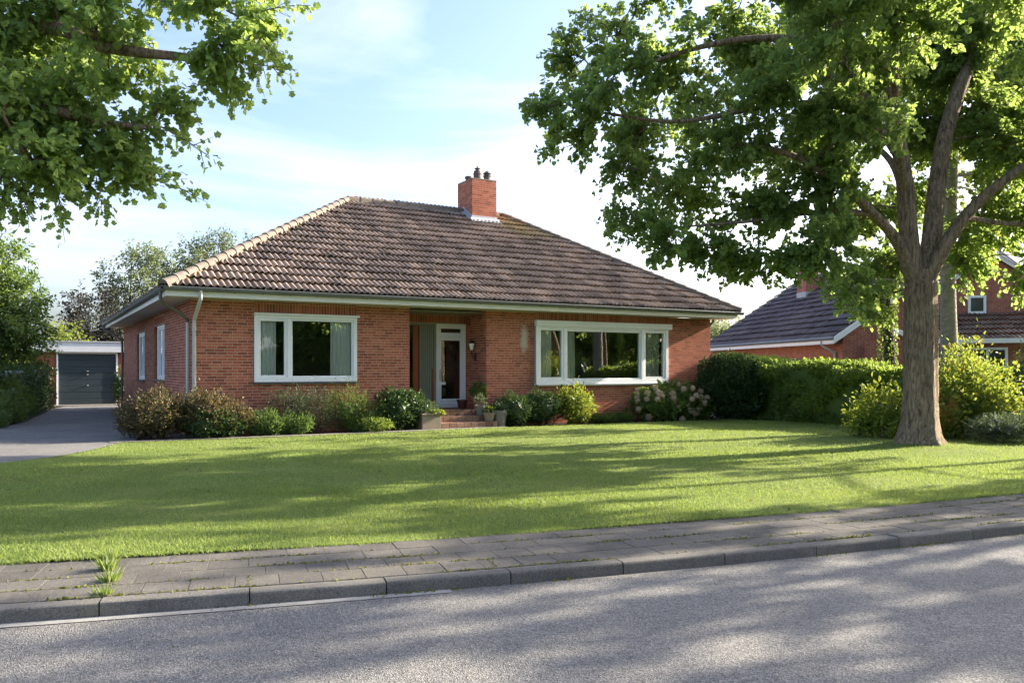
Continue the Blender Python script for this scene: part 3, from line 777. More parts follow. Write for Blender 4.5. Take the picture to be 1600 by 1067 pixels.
# right slope
pr_ = math.atan2(RZ - EZ, ER - RR[0]); UR = np.array([0, 1.0, 0]); SR = np.array([-cos(pr_), 0, sin(pr_)]); NR = np.array([sin(pr_), 0, cos(pr_)])
OR = np.array([ER, EV, EZ]); LR = 2 * (5.54 - EV)
kk = (5.54 - EV) / (ER - RR[0])
Vs, Fs, _f, n = tile_slope(OR, UR, SR, NR, LR, int((ER - RR[0]) / cos(pr_) / EXP) + 1, lambda t: t * cos(pr_) * kk, lambda t: LR - t * cos(pr_) * kk, TV2, TF2, rng)
tag(link('right_tiling', mesh_np('right_tiling', to_slope(Vs, OR, UR, SR, NR), np.concatenate(Fs)), M['tile'], roof), kind='stuff')
# boarding under the tiles, closing the roof
mb = MB(); e = EZ - .01; r_ = RZ - .02; bk = 2 * 5.54 - EV
c0, c1, c2, c3 = (EV, EV, e), (ER, EV, e), (ER, bk, e), (EV, DEP + .65, e)
a, b = (RL[0], RL[1], r_), (RR[0], RR[1], r_)
w1 = (RL[0], DEP + .65 - (5.54 - EV), r_); w2 = (11.7, DEP + .65, e); w3 = (11.7, bk, e)
for f in ([c0, c1, b, a], [c1, c2, b], [c3, c0, a, w1], [c2, w3, a, b], [w3, w2, w1, a], [w2, c3, w1]): mb.poly(f)
mb.build('roof_boarding', M['pipe_dark'], roof)
# hip and ridge tiles
def hip_mesh():
    m = MB(); n = 9; Lh = .43; V = []
    for x, r, dz in ((0, .123, .006), (0, .116, .003), (Lh, .110, -.010)):
        V += [(x, r * cos(pi * k / (n - 1)) * (1.15 if k in (0, n - 1) else 1), dz + r * .80 * sin(pi * k / (n - 1)) - (.085 if k in (0, n - 1) else 0)) for k in range(n)]
    F = [(n + k, k, k + 1, n + k + 1) for k in range(n - 1)]
    F += [(k, 2 * n + k, 2 * n + k + 1, k + 1) for k in range(n - 1)]
    m.add(V, F)
    m.add([(.002, .116 * cos(pi * k / (n - 1)), .008 + .1 * sin(pi * k / (n - 1))) for k in range(n)], [tuple(range(n))])
    me = m.mesh('ridge_tile'); me.materials.append(M['hip_tile']); return me
hme = hip_mesh()
def hip_line(A, B, step=.38, name='hip_tile'):
    A, B = np.array(A, float), np.array(B, float); d = nrm(B - A); Ln = np.linalg.norm(B - A)
    y = nrm(np.cross([0, 0, 1], d)); z = np.cross(d, y); n = int(Ln / step)
    m4 = Matrix((d, y, z)).transposed().to_4x4()
    for i in range(n):
        o = link(name, hme, None, roof); p = A + d * (i * Ln / n) + z * .03
        o.matrix_local = Matrix.Translation(Vector(p)) @ m4 @ Matrix.Rotation(rng.normal(0, .012), 4, 'X') @ Matrix.Rotation(rng.normal(0, .008), 4, 'Z')
hip_line((EV - .01, EV - .01, EZ + .02), (RL[0], RL[1], RZ)); hip_line((ER + .01, EV - .01, EZ + .02), (RR[0], RR[1], RZ))
hip_line((RL[0], RL[1], RZ), (CH[0] + .03, 5.54, RZ), name='ridge_tile'); hip_line((CH[1], 5.54, RZ), (RR[0], RR[1], RZ), name='ridge_tile')
hip_line((EV, DEP + .65, EZ + .02), (RL[0], DEP + .65 - (5.54 - EV), RZ))
# moss clumps where the hips meet the tiles
def roof_moss(n, A, B, side):
    t = rng.random(n) ** 1.3; P = np.array(A) + t[:, None] * (np.array(B) - np.array(A)) + S3 * rng.normal(0, .03, n)[:, None] + U3 * (side * np.abs(rng.normal(.15, .05, n)))[:, None] + N3 * .035
    d = nrm(rng.normal(size=(n, 3)) + N3 * .6); return leaves(P, d, rdir(n), rng.uniform(.012, .03, n), T_ROUND)
m_ = MB()
for args in ((1500, (EV, EV, EZ), (RL[0], RL[1], RZ), 1), (1800, (RR[0], RR[1], RZ), (12.6, 3.75, 5.92), -1)): m_.addnp(*roof_moss(*args))
tag(m_.build('roof_moss', M['moss'], roof), kind='stuff')

# chimney
chim = bpy.data.objects.new('chimney', None); COL.objects.link(chim); chim.parent = house
CT = 7.93; CB = 6.2
mb = MB(); mb.box(CH[0] + .0028, CH[1] - .0028, CH[2] + .0028, CH[3] - .0028, CB, CT - .02); mb.build('mortar_core', M['mortar'], chim)
mb = MB()
def pl_c(face):
    def f(a, b, c, d):
        pr = rng.uniform(-.0005, .0005)
        if face == 'f': mb.box(a, b, CH[2] + pr, CH[2] + BT, c, d)
        else: mb.box(CH[0] + pr, CH[0] + BT, a, b, c, d)
    return f
brick_face(CH[0], CH[1], [], [], pl_c('f'), rng, .05, 6.55, CT); brick_face(CH[2] + BT + .003, CH[3], [], [], pl_c('l'), rng, .02, 6.4, CT)
brick_face(CH[2] + BT + .003, CH[3], [], [], lambda a, b, c, d: mb.box(CH[1] - BT, CH[1] + rng.uniform(-.0005, .0005), a, b, c, d), rng, .02, 6.4, CT)
tag(mb.build('chimney_brickwork', M['brick'], chim), kind='stuff')
mb = MB(); mb.box(CH[0] - .004, CH[1] + .004, CH[2] - .004, CH[3] + .004, CT - .015, CT + .03); mb.build('coping', M['concrete'], chim, bevel=.01)
mb = MB(); zf = EZ + (CH[2] - EV) * math.tan(pf)
mb.box(CH[0] - .02, CH[1] + .02, CH[2] - .02, CH[2] - .006, zf - .02, zf + .17)
mb.add([(CH[0] - .08, CH[2] - .02, zf + .10), (CH[1] + .08, CH[2] - .02, zf + .10), (CH[1] + .10, CH[2] - .20, zf - .045), (CH[0] - .10, CH[2] - .20, zf - .045)], [(0, 3, 2, 1)])
mb.add([(CH[0] - .014, CH[2] - .02, zf - .02), (CH[0] - .014, 5.54, RZ + .04), (CH[0] - .014, 5.54, RZ + .2), (CH[0] - .014, CH[2] - .02, zf + .17)], [(0, 1, 2, 3)])
mb.add([(CH[0] - .014, CH[2] - .02, zf + .03), (CH[0] - .014, 5.54, RZ + .07), (CH[0] - .16, 5.54, RZ + .055), (CH[0] - .14, CH[2] - .02, zf + .04)], [(0, 1, 2, 3)])
mb.build('flashing', M['lead'], chim)
def pot(u, v, prof, mat):
    m = MB(); m.lathe(prof, (u, v, CT + .02), 14); m.build('chimney_pot', mat, chim, smooth=False)
M['pot'] = simple('chimney pot clay', (.12, .10, .09), .8, var=.3, nscale=12)
pot(9.88, 5.02, [(.135, 0), (.135, .16), (.15, .17), (.15, .20), (.13, .21), (.12, .29), (.06, .30), (.06, .345), (.10, .35), (.10, .37), (.03, .41), (.01, .46)], M['pot'])
pot(10.30, 5.12, [(.12, 0), (.12, .15), (.145, .17), (.145, .19), (.10, .20), (.10, .245), (.15, .25), (.13, .28), (.03, .36), (.01, .37)], M['pot'])
pot(9.84, 5.6, [(.10, 0), (.10, .12), (.13, .14), (.13, .20), (.10, .22)], M['pot'])

# ---- eaves: fascia, soffit, gutter, downpipes
FB = ZS
mb = MB(); f0 = -.60
mb.box(f0, ER - .06, f0, f0 + .03, FB, FB + .135); mb.box(f0, f0 + .03, f0 + .03, DEP + .6, FB, FB + .135); mb.box(ER - .09, ER - .06, f0 + .03, 11.5, FB, FB + .135)
mb.build('fascia', M['fascia'], house, bevel=.003)
mb = MB(); mb.box(f0 + .03, ER - .09, f0 + .03, 0.01, FB + .012, FB + .03); mb.box(f0 + .03, .01, .01, DEP + .57, FB + .012, FB + .03); mb.box(W - .01, ER - .09, .01, 11.4, FB + .012, FB + .03)
mb.box(RU0 - .02, RU1 + .02, .01, RV + .02, FB + .012, FB + .03)
mb.build('soffit', M['soffit'], house)
def gutter(A, B, out, n_in=10):
    A, B, out = map(lambda q: np.array(q, float), (A, B, out)); m = MB(); k = 9; r = .062; V = []
    cs = [(r * cos(pi + pi * i / (k - 1)), r * sin(pi + pi * i / (k - 1)) * 1.15) for i in range(k)]
    cs = [(c[0], c[1]) for c in cs] + [(r * .86 * cos(2 * pi - pi * i / (k - 1)), r * .95 * sin(2 * pi - pi * i / (k - 1)) * 1.1 + .003) for i in range(k)]
    for P in (A, B): V += [P + out * c[0] * -1 + np.array([0, 0, c[1]]) for c in cs]
    q = len(cs); F = [(i, q + i, q + (i + 1) % q, (i + 1) % q) for i in range(q)] + [tuple(range(q)), tuple(range(2 * q - 1, q - 1, -1))]
    return m.add(V, F)
gz = FB + .185; go = -.665
g1 = gutter((go, go, gz), (ER + .10, go, gz - .005), (0, -1, 0))
g1.add(gutter((go, go, gz), (go, DEP + .7, gz - .02), (-1, 0, 0)).V[0], list(map(tuple, sum(gutter((0, 0, 0), (1, 0, 0), (0, 1, 0)).F.values(), []))))
gut_o = g1.build('gutter', M['zinc'], house, smooth=False)
mb = MB()
for P in ([(go - .065, go - .065, gz + .006), (ER + .12, go - .065, gz + .001)], [(go - .065, go - .065, gz + .006), (go - .065, DEP + .7, gz - .014)]): mb.tube(P, .011, 6)
mb.build('gutter_bead', M['zinc'], gut_o)
mb = MB()
for x in np.arange(.2, 16, .62): mb.box(x, x + .025, go - .004, -.59, gz - .078, gz - .07)
for y in np.arange(.2, 15.5, .62): mb.box(go - .004, -.59, y, y + .025, gz - .078, gz - .07)
tag(mb.build('gutter_bracket', M['zinc'], gut_o), kind='stuff')
dp = []
P = curve([(.10, go, gz - .05), (.10, go, FB - .02), (.09, go + .10, FB - .12), (.02 + .05, -.14, FB - .42), (.06, -.07, FB - .55), (.06, -.065, 2.2), (.06, -.065, .1)], 8)
mb = MB(); mb.tube(P, .042, 10); d1 = mb.build('downpipe', M['pipe'], house, smooth=True)
mb = MB()
for z in (2.5, 1.2): mb.lathe([(.05, -.02), (.05, .02)], (.06, -.065, z), 10)
mb.build('pipe_clip', M['pipe'], d1)
P = curve([(go, .30 - .55, gz - .05), (go, -.25, FB - .03), (go + .08, -.2, FB - .14), (-.14, .02, FB - .40), (-.06, .12, FB - .52), (-.055, .13, 2.2), (-.055, .13, .1)], 8)
mb = MB(); mb.tube(P[:33], .04, 10); mb.build('downpipe', M['pipe_dark'], house, smooth=True)
mb = MB(); mb.tube(P[32:], .035, 10); mb.build('downpipe', M['pipe'], house, smooth=True)
P = curve([(go, DEP + .3, gz - .05), (go, DEP + .3, FB - .05), (-.5, DEP + .2, FB - .14), (-.12, DEP - .05, FB - .45), (-.07, DEP - .06, FB - .6), (-.06, DEP - .06, 2.2), (-.06, DEP - .06, .1)], 8)
mb = MB(); mb.tube(P, .045, 10); mb.build('downpipe', M['pipe_dark'], house, smooth=True)
P = curve([(ER - .25, .3, FB + .02), (ER - .25, .3, FB - .06), (ER - .32, .3, FB - .14), (W + .1, .3, FB - .36), (W + .06, .3, FB - .46), (W + .06, .3, .1)], 8)
mb = MB(); mb.tube(P, .042, 10); mb.build('downpipe', M['pipe_dark'], house, smooth=True)

# ---- windows
def frame_rect(mb, u0, u1, z0, z1, v0, v1, t, tb=None, tt=None):
    tb = tb or t; tt = tt or t
    mb.box(u0, u0 + t, v0, v1, z0, z1); mb.box(u1 - t, u1, v0, v1, z0, z1)
    mb.box(u0 + t, u1 - t, v0, v1, z0, z0 + tb); mb.box(u0 + t, u1 - t, v0, v1, z1 - tt, z1)
def window_root(label=None):
    o = bpy.data.objects.new('window', None); COL.objects.link(o); o.parent = house
    if label: o['label'] = label
    return o
def pane(parent, u0, u1, z0, z1, v, mat=None):
    m = MB(); m.box(u0, u1, v, v + .008, z0, z1); m.build('pane', mat or M['glass'], parent)
w = window_root('two light white framed window left of the entrance')
mb = MB(); frame_rect(mb, 1.395, 3.895, 1.30, 2.87, -.03, .10, .085, .10, .07); mb.box(2.165, 2.255, -.028, .10, 1.40, 2.80)
mb.build('frame', M['white'], w, bevel=.006)
mb = MB(); frame_rect(mb, 1.482, 2.163, 1.402, 2.798, -.015, .07, .062); mb.build('sash', M['white'], w, bevel=.005)
mb = MB(); frame_rect(mb, 2.257, 3.808, 1.402, 2.798, .005, .08, .04); mb.build('sash', M['white'], w, bevel=.005)
pane(w, 1.54, 2.105, 1.46, 2.74, .03); pane(w, 2.295, 3.77, 1.44, 2.76, .04)
mb = MB(); mb.box(1.385, 3.95, -.085, .02, 2.872, 2.925); mb.build('drip_rail', M['white'], w, bevel=.012)
mb = MB(); mb.box(1.38, 3.90, -.07, .06, 1.255, 1.297); mb.build('sill', M['slate'], w, bevel=.004)
w = window_root('three light picture window with white shutter box')
mb = MB(); frame_rect(mb, 9.06, 13.80, 1.20, 2.80, -.085, .06, .10, .10, .04); mb.box(9.985, 10.085, -.083, .06, 1.30, 2.76); mb.box(12.765, 12.865, -.083, .06, 1.30, 2.76)
mb.build('frame', M['white'], w, bevel=.006)
for (a, b) in ((9.163, 9.983), (12.867, 13.698)):
    mb = MB(); frame_rect(mb, a, b, 1.302, 2.758, -.07, .03, .062, .075); mb.build('sash', M['white'], w, bevel=.005)
mb = MB(); frame_rect(mb, 10.087, 12.763, 1.302, 2.758, -.05, .04, .04, .04, .07); mb.build('sash', M['white'], w, bevel=.005)
pane(w, 9.22, 9.93, 1.37, 2.70, -.02); pane(w, 12.92, 13.64, 1.37, 2.70, -.02); pane(w, 10.12, 12.73, 1.335, 2.695, 0.0)
mb = MB(); mb.box(9.055, 13.93, -.13, .05, 2.802, 2.975); mb.build('shutter_box', M['white'], w, bevel=.022)
mb = MB(); mb.box(9.05, 13.81, -.12, .04, 1.168, 1.198); mb.box(9.1, 13.8, -.10, .04, 1.14, 1.167); mb.build('sill', M['white'], w, bevel=.004)
mb = MB(); mb.box(9.052, 9.057, -.086, .0, 1.2, 2.8); mb.build('flashing', M['lead'], w)
for k, S in enumerate((S1, S2)):
    w = window_root('narrow white window in the left side wall')
    m = MB()
    def fr(m, a, b, c, d, x0, x1, t):
        m.box(x0, x1, a, a + t, c, d); m.box(x0, x1, b - t, b, c, d); m.box(x0, x1, a + t, b - t, c, c + t); m.box(x0, x1, a + t, b - t, d - t, d)
    fr(m, S[0] + .02, S[1] - .3, S[2] + .01, S[3] - .01, .04, .13, .07); m.build('frame', M['white'], w, bevel=.005)
    m = MB(); mid = (S[0] + S[1] - .28) / 2; fr(m, S[0] + .092, mid, S[2] + .082, S[3] - .082, .055, .12, .05); fr(m, mid + .002, S[1] - .372, S[2] + .082, S[3] - .082, .055, .12, .05); m.build('sash', M['white'], w, bevel=.004)
    m = MB(); m.box(.09, .098, S[0] + .13, S[1] - .41, S[2] + .12, S[3] - .12); m.build('pane', M['glass'], w)
    m = MB(); m.box(-.05, .2, S[0] - .02, S[1] + .02, S[2] - .045, S[2] - .003); m.build('sill', M['slate'], w, bevel=.004)
    m = MB(); m.box(.15, .27, S[1] - .298, S[1] + .01, S[2], S[3]); m.build('jamb', M['brick'], w)

# curtains hang inside the panes: things of their own
def curtain(label, u0, u1, z0, z1, v, spread=0.0):
    n = 90; L_ = u1 - u0; xs = np.linspace(0, 1, n)
    rows_ = []
    for zt in np.linspace(0, 1, 7):
        wid = L_ * (1 + spread * (1 - zt)); x = u0 + xs * wid
        amp = .024 * (1 - .3 * zt)
        ph = xs * L_ / .085 * 2 * pi + .7 * np.sin(xs * 9) + .25 * np.sin(zt * 5 + xs * 4)
        rows_.append(np.c_[x, v + amp * np.sin(ph), np.full(n, z0 + (z1 - z0) * zt)])
    V = np.concatenate(rows_); V = np.concatenate([V, V + np.array([0, .004, 0])]); nn = 7 * n
    F = [(r * n + i, r * n + i + 1, (r + 1) * n + i + 1, (r + 1) * n + i) for r in range(6) for i in range(n - 1)]
    F += [(nn + a, nn + d, nn + c, nn + b) for a, b, c, d in F[:]]
    o = link('curtain', mesh_np('curtain', V, np.array(F)), M['curtain'], smooth=True)
    o.location = (HC[0], HC[1], 0); o.rotation_euler = (0, 0, HROT)
    return tag(o, label, 'curtain', 'curtains behind the front windows')
curtain('pale pleated curtain behind the narrow pane of the window left of the entrance', 1.47, 1.93, .62, 2.95, .12)
curtain('pale pleated curtain drawn to the right side of the window left of the entrance', 3.26, 3.80, .62, 2.95, .12)
curtain('pale curtain behind the leftmost narrow pane of the picture window', 9.20, 9.66, .62, 2.95, .075)
curtain('pale curtain at the left edge of the large centre pane', 10.08, 10.45, .62, 2.95, .075, .12)
curtain('pale curtain filling the rightmost narrow pane of the picture window', 12.88, 13.55, .62, 2.95, .075)
for y_ in (4.6, 9.0):
    mb = MB(); mb.box(.34, .38, y_, y_ + 1, .62, 2.95); mb.build('side_blind', M['curtain'], house)

# ---- entrance: door, side light, steps
door = bpy.data.objects.new('front_door', None); COL.objects.link(door); door.parent = house
D0, D1 = 6.62, 7.53
mb = MB(); frame_rect(mb, D0, D1, FLOOR + .01, 2.865, RV - .04, RV + .07, .085, .04, .07); mb.box(D0 + .085, D1 - .085, RV - .03, RV + .06, 2.50, 2.56); mb.build('frame', M['white'], door, bevel=.005)
mb = MB(); frame_rect(mb, D0 + .09, D1 - .09, FLOOR + .06, 2.495, RV - .015, RV + .04, .075, .19, .09); mb.build('door_leaf', M['white'], door, bevel=.005)
pane(door, D0 + .16, D1 - .16, FLOOR + .24, 2.41, RV + .012, M['door_glass']); 
mb = MB(); mb.box(D0 + .16, D1 - .16, RV - .02, RV + .05, 2.575, 2.785); frame_rect(mb, D0 + .09, D1 - .09, 2.562, 2.793, RV - .015, RV + .045, .06); mb2 = MB(); frame_rect(mb2, D0 + .09, D1 - .09, 2.562, 2.793, RV - .015, RV + .045, .06); mb2.build('transom', M['white'], door, bevel=.004)
pane(door, D0 + .145, D1 - .145, 2.615, 2.74, RV + .012, M['door_glass'])
mb = MB(); mb.tube(curve([(D0 + .125, RV - .02, 1.52), (D0 + .125, RV - .065, 1.52), (D0 + .16, RV - .07, 1.515), (D0 + .25, RV - .07, 1.51)], 5), .010, 8); mb.box(D0 + .10, D0 + .15, RV - .024, RV - .016, 1.30, 1.60)
for z in (1.72, 1.40): mb.lathe([(.018, 0), (.018, .03)], (D0 + .125, RV - .03, z), 10)
mb.build('handle', M['steel'], door)
mb = MB(); mb.box(D0 + .17, D0 + .30, RV + .0, RV + .010, 1.17, 1.25); mb.build('notice_card', M['white'], door)
mb = MB(); mb.box(D0 + .12, D1 - .12, RV - .022, RV - .016, FLOOR + .10, FLOOR + .115); mb.box(D0 + .12, D1 - .12, RV - .022, RV - .016, FLOOR + .17, FLOOR + .185); mb.build('kick_rail', M['garage_fascia'], door)
side = bpy.data.objects.new('side_light', None); COL.objects.link(side); side.parent = house
mb = MB(); frame_rect(mb, RU0 + .002, D0 - .002, FLOOR, 2.865, RV - .01, RV + .06, .06, .10, .06); mb.build('frame', M['wood_grey'], side, bevel=.004)
mb = MB(); mb.box(5.93, 6.08, RV - .03, RV + .08, FLOOR + .1, 2.80); mb.box(6.10, 6.14, RV - .02, RV + .06, FLOOR + .1, 2.80); mb.build('timber_post', M['wood_post'], side, bevel=.005)
M['reeded'] = glass_mat('obscured glass', (.62, .68, .60), 1.4, .06)
pane(side, RU0 + .06, 5.925, FLOOR + .1, 2.80, RV + .02, M['reeded'])
mb = MB()
for x in np.arange(6.15, D0 - .07, .058): mb.box(x, x + .05, RV + .005, RV + .035, FLOOR + .1, 2.80)
mb.build('slat_panel', M['wood_grey'], side, bevel=.003)
mb = MB(); mb.box(6.50, 6.555, RV - .012, RV + .02, FLOOR + .12, 1.62); mb.build('bell_panel', M['wood_post'], side)
# hall behind the door
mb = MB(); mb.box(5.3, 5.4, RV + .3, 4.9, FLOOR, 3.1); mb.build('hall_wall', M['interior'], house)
steps = bpy.data.objects.new('entrance_steps', None); COL.objects.link(steps); steps.parent = house
def brick_step(v0, v1, u0, u1, z):
    x = u0
    while x < u1 - .02:
        wdt = min(.21, u1 - x)
        m = MB(); m.box(x + .004, x + wdt - .004, v0, v1, z - .148 if v0 < 0.0 else z - .148, z + rng.uniform(-.003, .003)); m.build('step_brick', M['step'], steps, bevel=.008); x += wdt
brick_step(-.78, -.43, 5.85, 7.45, .245); brick_step(-.425, -.07, 5.85, 7.45, .388); brick_step(-.065, .20, 5.36, 7.50, .53)
mb = MB(); mb.box(5.335, 7.515, .205, RV - .005, .2, .528); mb.build('landing', M['step'], steps, bevel=.004)

lamp = thing('wall_lamp', 'small glass wall lantern on the brick wall beside the front door', 'lamp', hw(RU1 - .0, .62, 2.15), HROT)
mb = MB(); mb.box(-.03, -.001, -.04, .04, -.32, -.10); mb.tube(curve([(-.02, 0, -.15), (-.08, 0, -.22), (-.13, 0, -.12), (-.13, 0, -.02)], 5), .012, 8); mb.build('bracket', M['dark_metal'], lamp)
mb = MB(); mb.lathe([(.02, -.02), (.045, 0), (.075, .14), (.08, .16)], (-.13, 0, 0), 8); mb.build('lantern_glass', M['curtain'], lamp)
mb = MB(); mb.lathe([(.095, .16), (.095, .17), (.05, .22), (.02, .25), (.008, .29)], (-.13, 0, 0), 8); mb.build('lantern_cap', M['dark_metal'], lamp)

# ------------------------------------------------------------------ garage
gar = thing('garage', 'flat roofed garage with dark grey up-and-over door and white fascia', 'garage', hw(-1.0, 20.0), HROT)
mb = MB(); mb.box(-2.3, -1.17, 0, 5.5, .06, 2.32); mb.box(1.17, 2.5, 0.0, 5.5, .06, 2.32); mb.box(-1.17, 1.17, .35, 5.5, .06, 2.32); mb.build('wall', M['brick2'], gar)
mb = MB(); mb.box(-2.45, 2.6, -.22, 5.6, 2.325, 2.74); mb.build('fascia', M['garage_fascia'], gar, bevel=.01)
mb = MB(); mb.box(-2.5, 2.65, -.26, 5.65, 2.742, 2.79); mb.build('roof_trim', M['lead'], gar)
mb = MB(); mb.box(-1.165, -1.10, -.03, .2, .08, 2.32); mb.box(1.10, 1.165, -.03, .2, .08, 2.32); mb.box(-1.1, 1.1, -.03, .2, 2.26, 2.32); mb.build('door_frame', M['white'], gar, bevel=.004)
gd = bpy.data.objects.new('garage_door', None); COL.objects.link(gd); gd.parent = gar
for i in range(8):
    m = MB(); m.box(-1.095, 1.095, .02 + .004 * (i % 2), .08, .10 + i * .269, .10 + (i + 1) * .269 - .008); m.build('door_panel', M['garage_door'], gd, bevel=.006)
for z in (1.52, 1.38, .92):
    m = MB(); m.lathe([(.035, -.015), (.045, 0), (.035, .015)], (0, -.01, z), 10); m.build('lock', M['steel'], gd)
mb = MB(); mb.box(-1.3, 1.3, -.9, .05, .02, .112); mb.build('apron', M['concrete'], gar)

# ------------------------------------------------------------------ neighbour's house on the right
def frame_of(P, Ud):
    U = nrm(np.array([Ud[0], Ud[1], 0.0])); return U
nb = thing('neighbour_house', 'neighbour brick house with dark blue tiled gable roof behind the hedge', 'house', (0, 0, 0))
nf = np.array([11.2, 28.4]); nd = nrm(np.array([-1.7, 11.9])); npd = np.array([nd[1], -nd[0]])   # eave runs away, roof climbs to the right
def nbp(a, b, z): p = nf + nd * a + npd * b; return np.array([p[0], p[1], z])
E_Z, RUN = 2.62, 5.0; NP = math.atan(.66); LEN = 12.3
Vs, Fs, _f, n = tile_slope(None, None, None, None, LEN, int(RUN / cos(NP) / EXP) + 1, lambda t: 0.0, lambda t: LEN, TV2, TF2, rng)
U_ = np.array([-nd[0], -nd[1], 0]); S_ = np.array([npd[0] * cos(NP), npd[1] * cos(NP), sin(NP)]); N_ = np.cross(U_, S_)
O_ = nbp(LEN + .0, -.35, E_Z)
nroof = link('roof', mesh_np('roof', to_slope(Vs, O_, U_, S_, N_), np.concatenate(Fs)), M['tile2'], nb); nroof['kind'] = 'stuff'
mb = MB(); rz = E_Z + (RUN + .35) * .66
mb.poly([nbp(-.1, RUN, rz - .02), nbp(LEN, RUN, rz - .02), nbp(LEN, 2 * RUN + .35, E_Z), nbp(-.1, 2 * RUN + .35, E_Z)])
mb.poly([nbp(0, -.3, E_Z - .01), nbp(LEN, -.3, E_Z - .01), nbp(LEN, RUN, rz - .03), nbp(0, RUN, rz - .03)]); mb.build('roof_boarding', M['tile2'], nb)
mb = MB()
def wallq(m, a0, b0, a1, b1, z0, z1):
    m.poly([nbp(a0, b0, z0), nbp(a1, b1, z0), nbp(a1, b1, z1), nbp(a0, b0, z1)])
wallq(mb, LEN - .1, 0, .12, 0, .05, E_Z + .1)
mb.poly([nbp(.12, 0, .05), nbp(.12, 2 * RUN, .05), nbp(.12, 2 * RUN, E_Z), nbp(.12, RUN, rz - .12), nbp(.12, 0, E_Z + .15)])
mb.poly([nbp(LEN - .1, 0, .05), nbp(LEN - .1, 2 * RUN, .05), nbp(LEN - .1, 2 * RUN, E_Z), nbp(LEN - .1, RUN, rz - .12), nbp(LEN - .1, 0, E_Z)])
M['nbrick'] = None
def neighbour_brick():
    m, n, l, b = new_mat('neighbour brickwork')
    tc = n.new('ShaderNodeTexCoord'); p = wpos(n)
    sx = n.new('ShaderNodeSeparateXYZ'); l.new(p, sx.inputs[0]); cb = n.new('ShaderNodeCombineXYZ')
    l.new(math_n(n, l, 'SUBTRACT', sx.outputs[0], sx.outputs[1]), cb.inputs[0]); l.new(sx.outputs[2], cb.inputs[1])
    bt = n.new('ShaderNodeTexBrick'); bt.inputs['Scale'].default_value = 1; bt.inputs['Brick Width'].default_value = .226; bt.inputs['Row Height'].default_value = .07; bt.inputs['Mortar Size'].default_value = .007
    bt.inputs['Color1'].default_value = (.30, .075, .045, 1); bt.inputs['Color2'].default_value = (.40, .125, .075, 1); bt.inputs['Mortar'].default_value = (.36, .28, .22, 1)
    l.new(cb.outputs[0], bt.inputs['Vector']); nz = noise(n, l, 4, 5, .6, p); nv = ramp(n, [(.3, (.8, .8, .8)), (.7, (1.15, 1.15, 1.15))]); l.new(nz.outputs[0], nv.inputs[0])
    l.new(mixc(n, l, 1.0, bt.outputs[0], nv.outputs[0], 'MULTIPLY'), b.inputs['Base Color']); b.inputs['Roughness'].default_value = .9
    bump(n, l, bt.outputs['Fac'], b, -.4, .008)
    return m
M['nbrick'] = neighbour_brick()
mb.build('wall', M['nbrick'], nb)
mb = MB()
def board(m, A, B, w, t=.04):
    A, B = np.array(A, float), np.array(B, float); d = nrm(B - A); o = np.array([d[1], -d[0], 0]); o = nrm(o) * t if np.linalg.norm(o) > .1 else np.array([0, -t, 0]); z = np.array([0, 0, w])
    V = [A, B, B + z, A + z, A + o, B + o, B + o + z, A + o + z]
    m.add(V, [(0, 1, 2, 3), (4, 7, 6, 5), (0, 4, 5, 1), (3, 2, 6, 7), (0, 3, 7, 4), (1, 5, 6, 2)])
board(mb, nbp(-.02, -.42, E_Z - .16), nbp(-.02, RUN, rz - .14), .22); board(mb, nbp(-.02, RUN, rz - .14), nbp(-.02, 2 * RUN + .3, E_Z - .16), .22)
board(mb, nbp(LEN, -.38, E_Z - .16), nbp(0, -.38, E_Z - .16), .15); mb.build('bargeboard', M['white'], nb)
mb = MB(); mb.tube([nbp(LEN, -.42, E_Z + .02), nbp(-.05, -.42, E_Z + .02)], .06, 8); mb.build('gutter', M['zinc'], nb)
mb = MB(); mb.tube(curve([nbp(.75, -.42, E_Z), nbp(.75, -.40, E_Z - .2), nbp(.5, -.1, E_Z - .45), nbp(.5, -.07, E_Z - .6), nbp(.5, -.07, .1)], 6), .045, 8); mb.build('downpipe', M['lead'], nb, smooth=True)
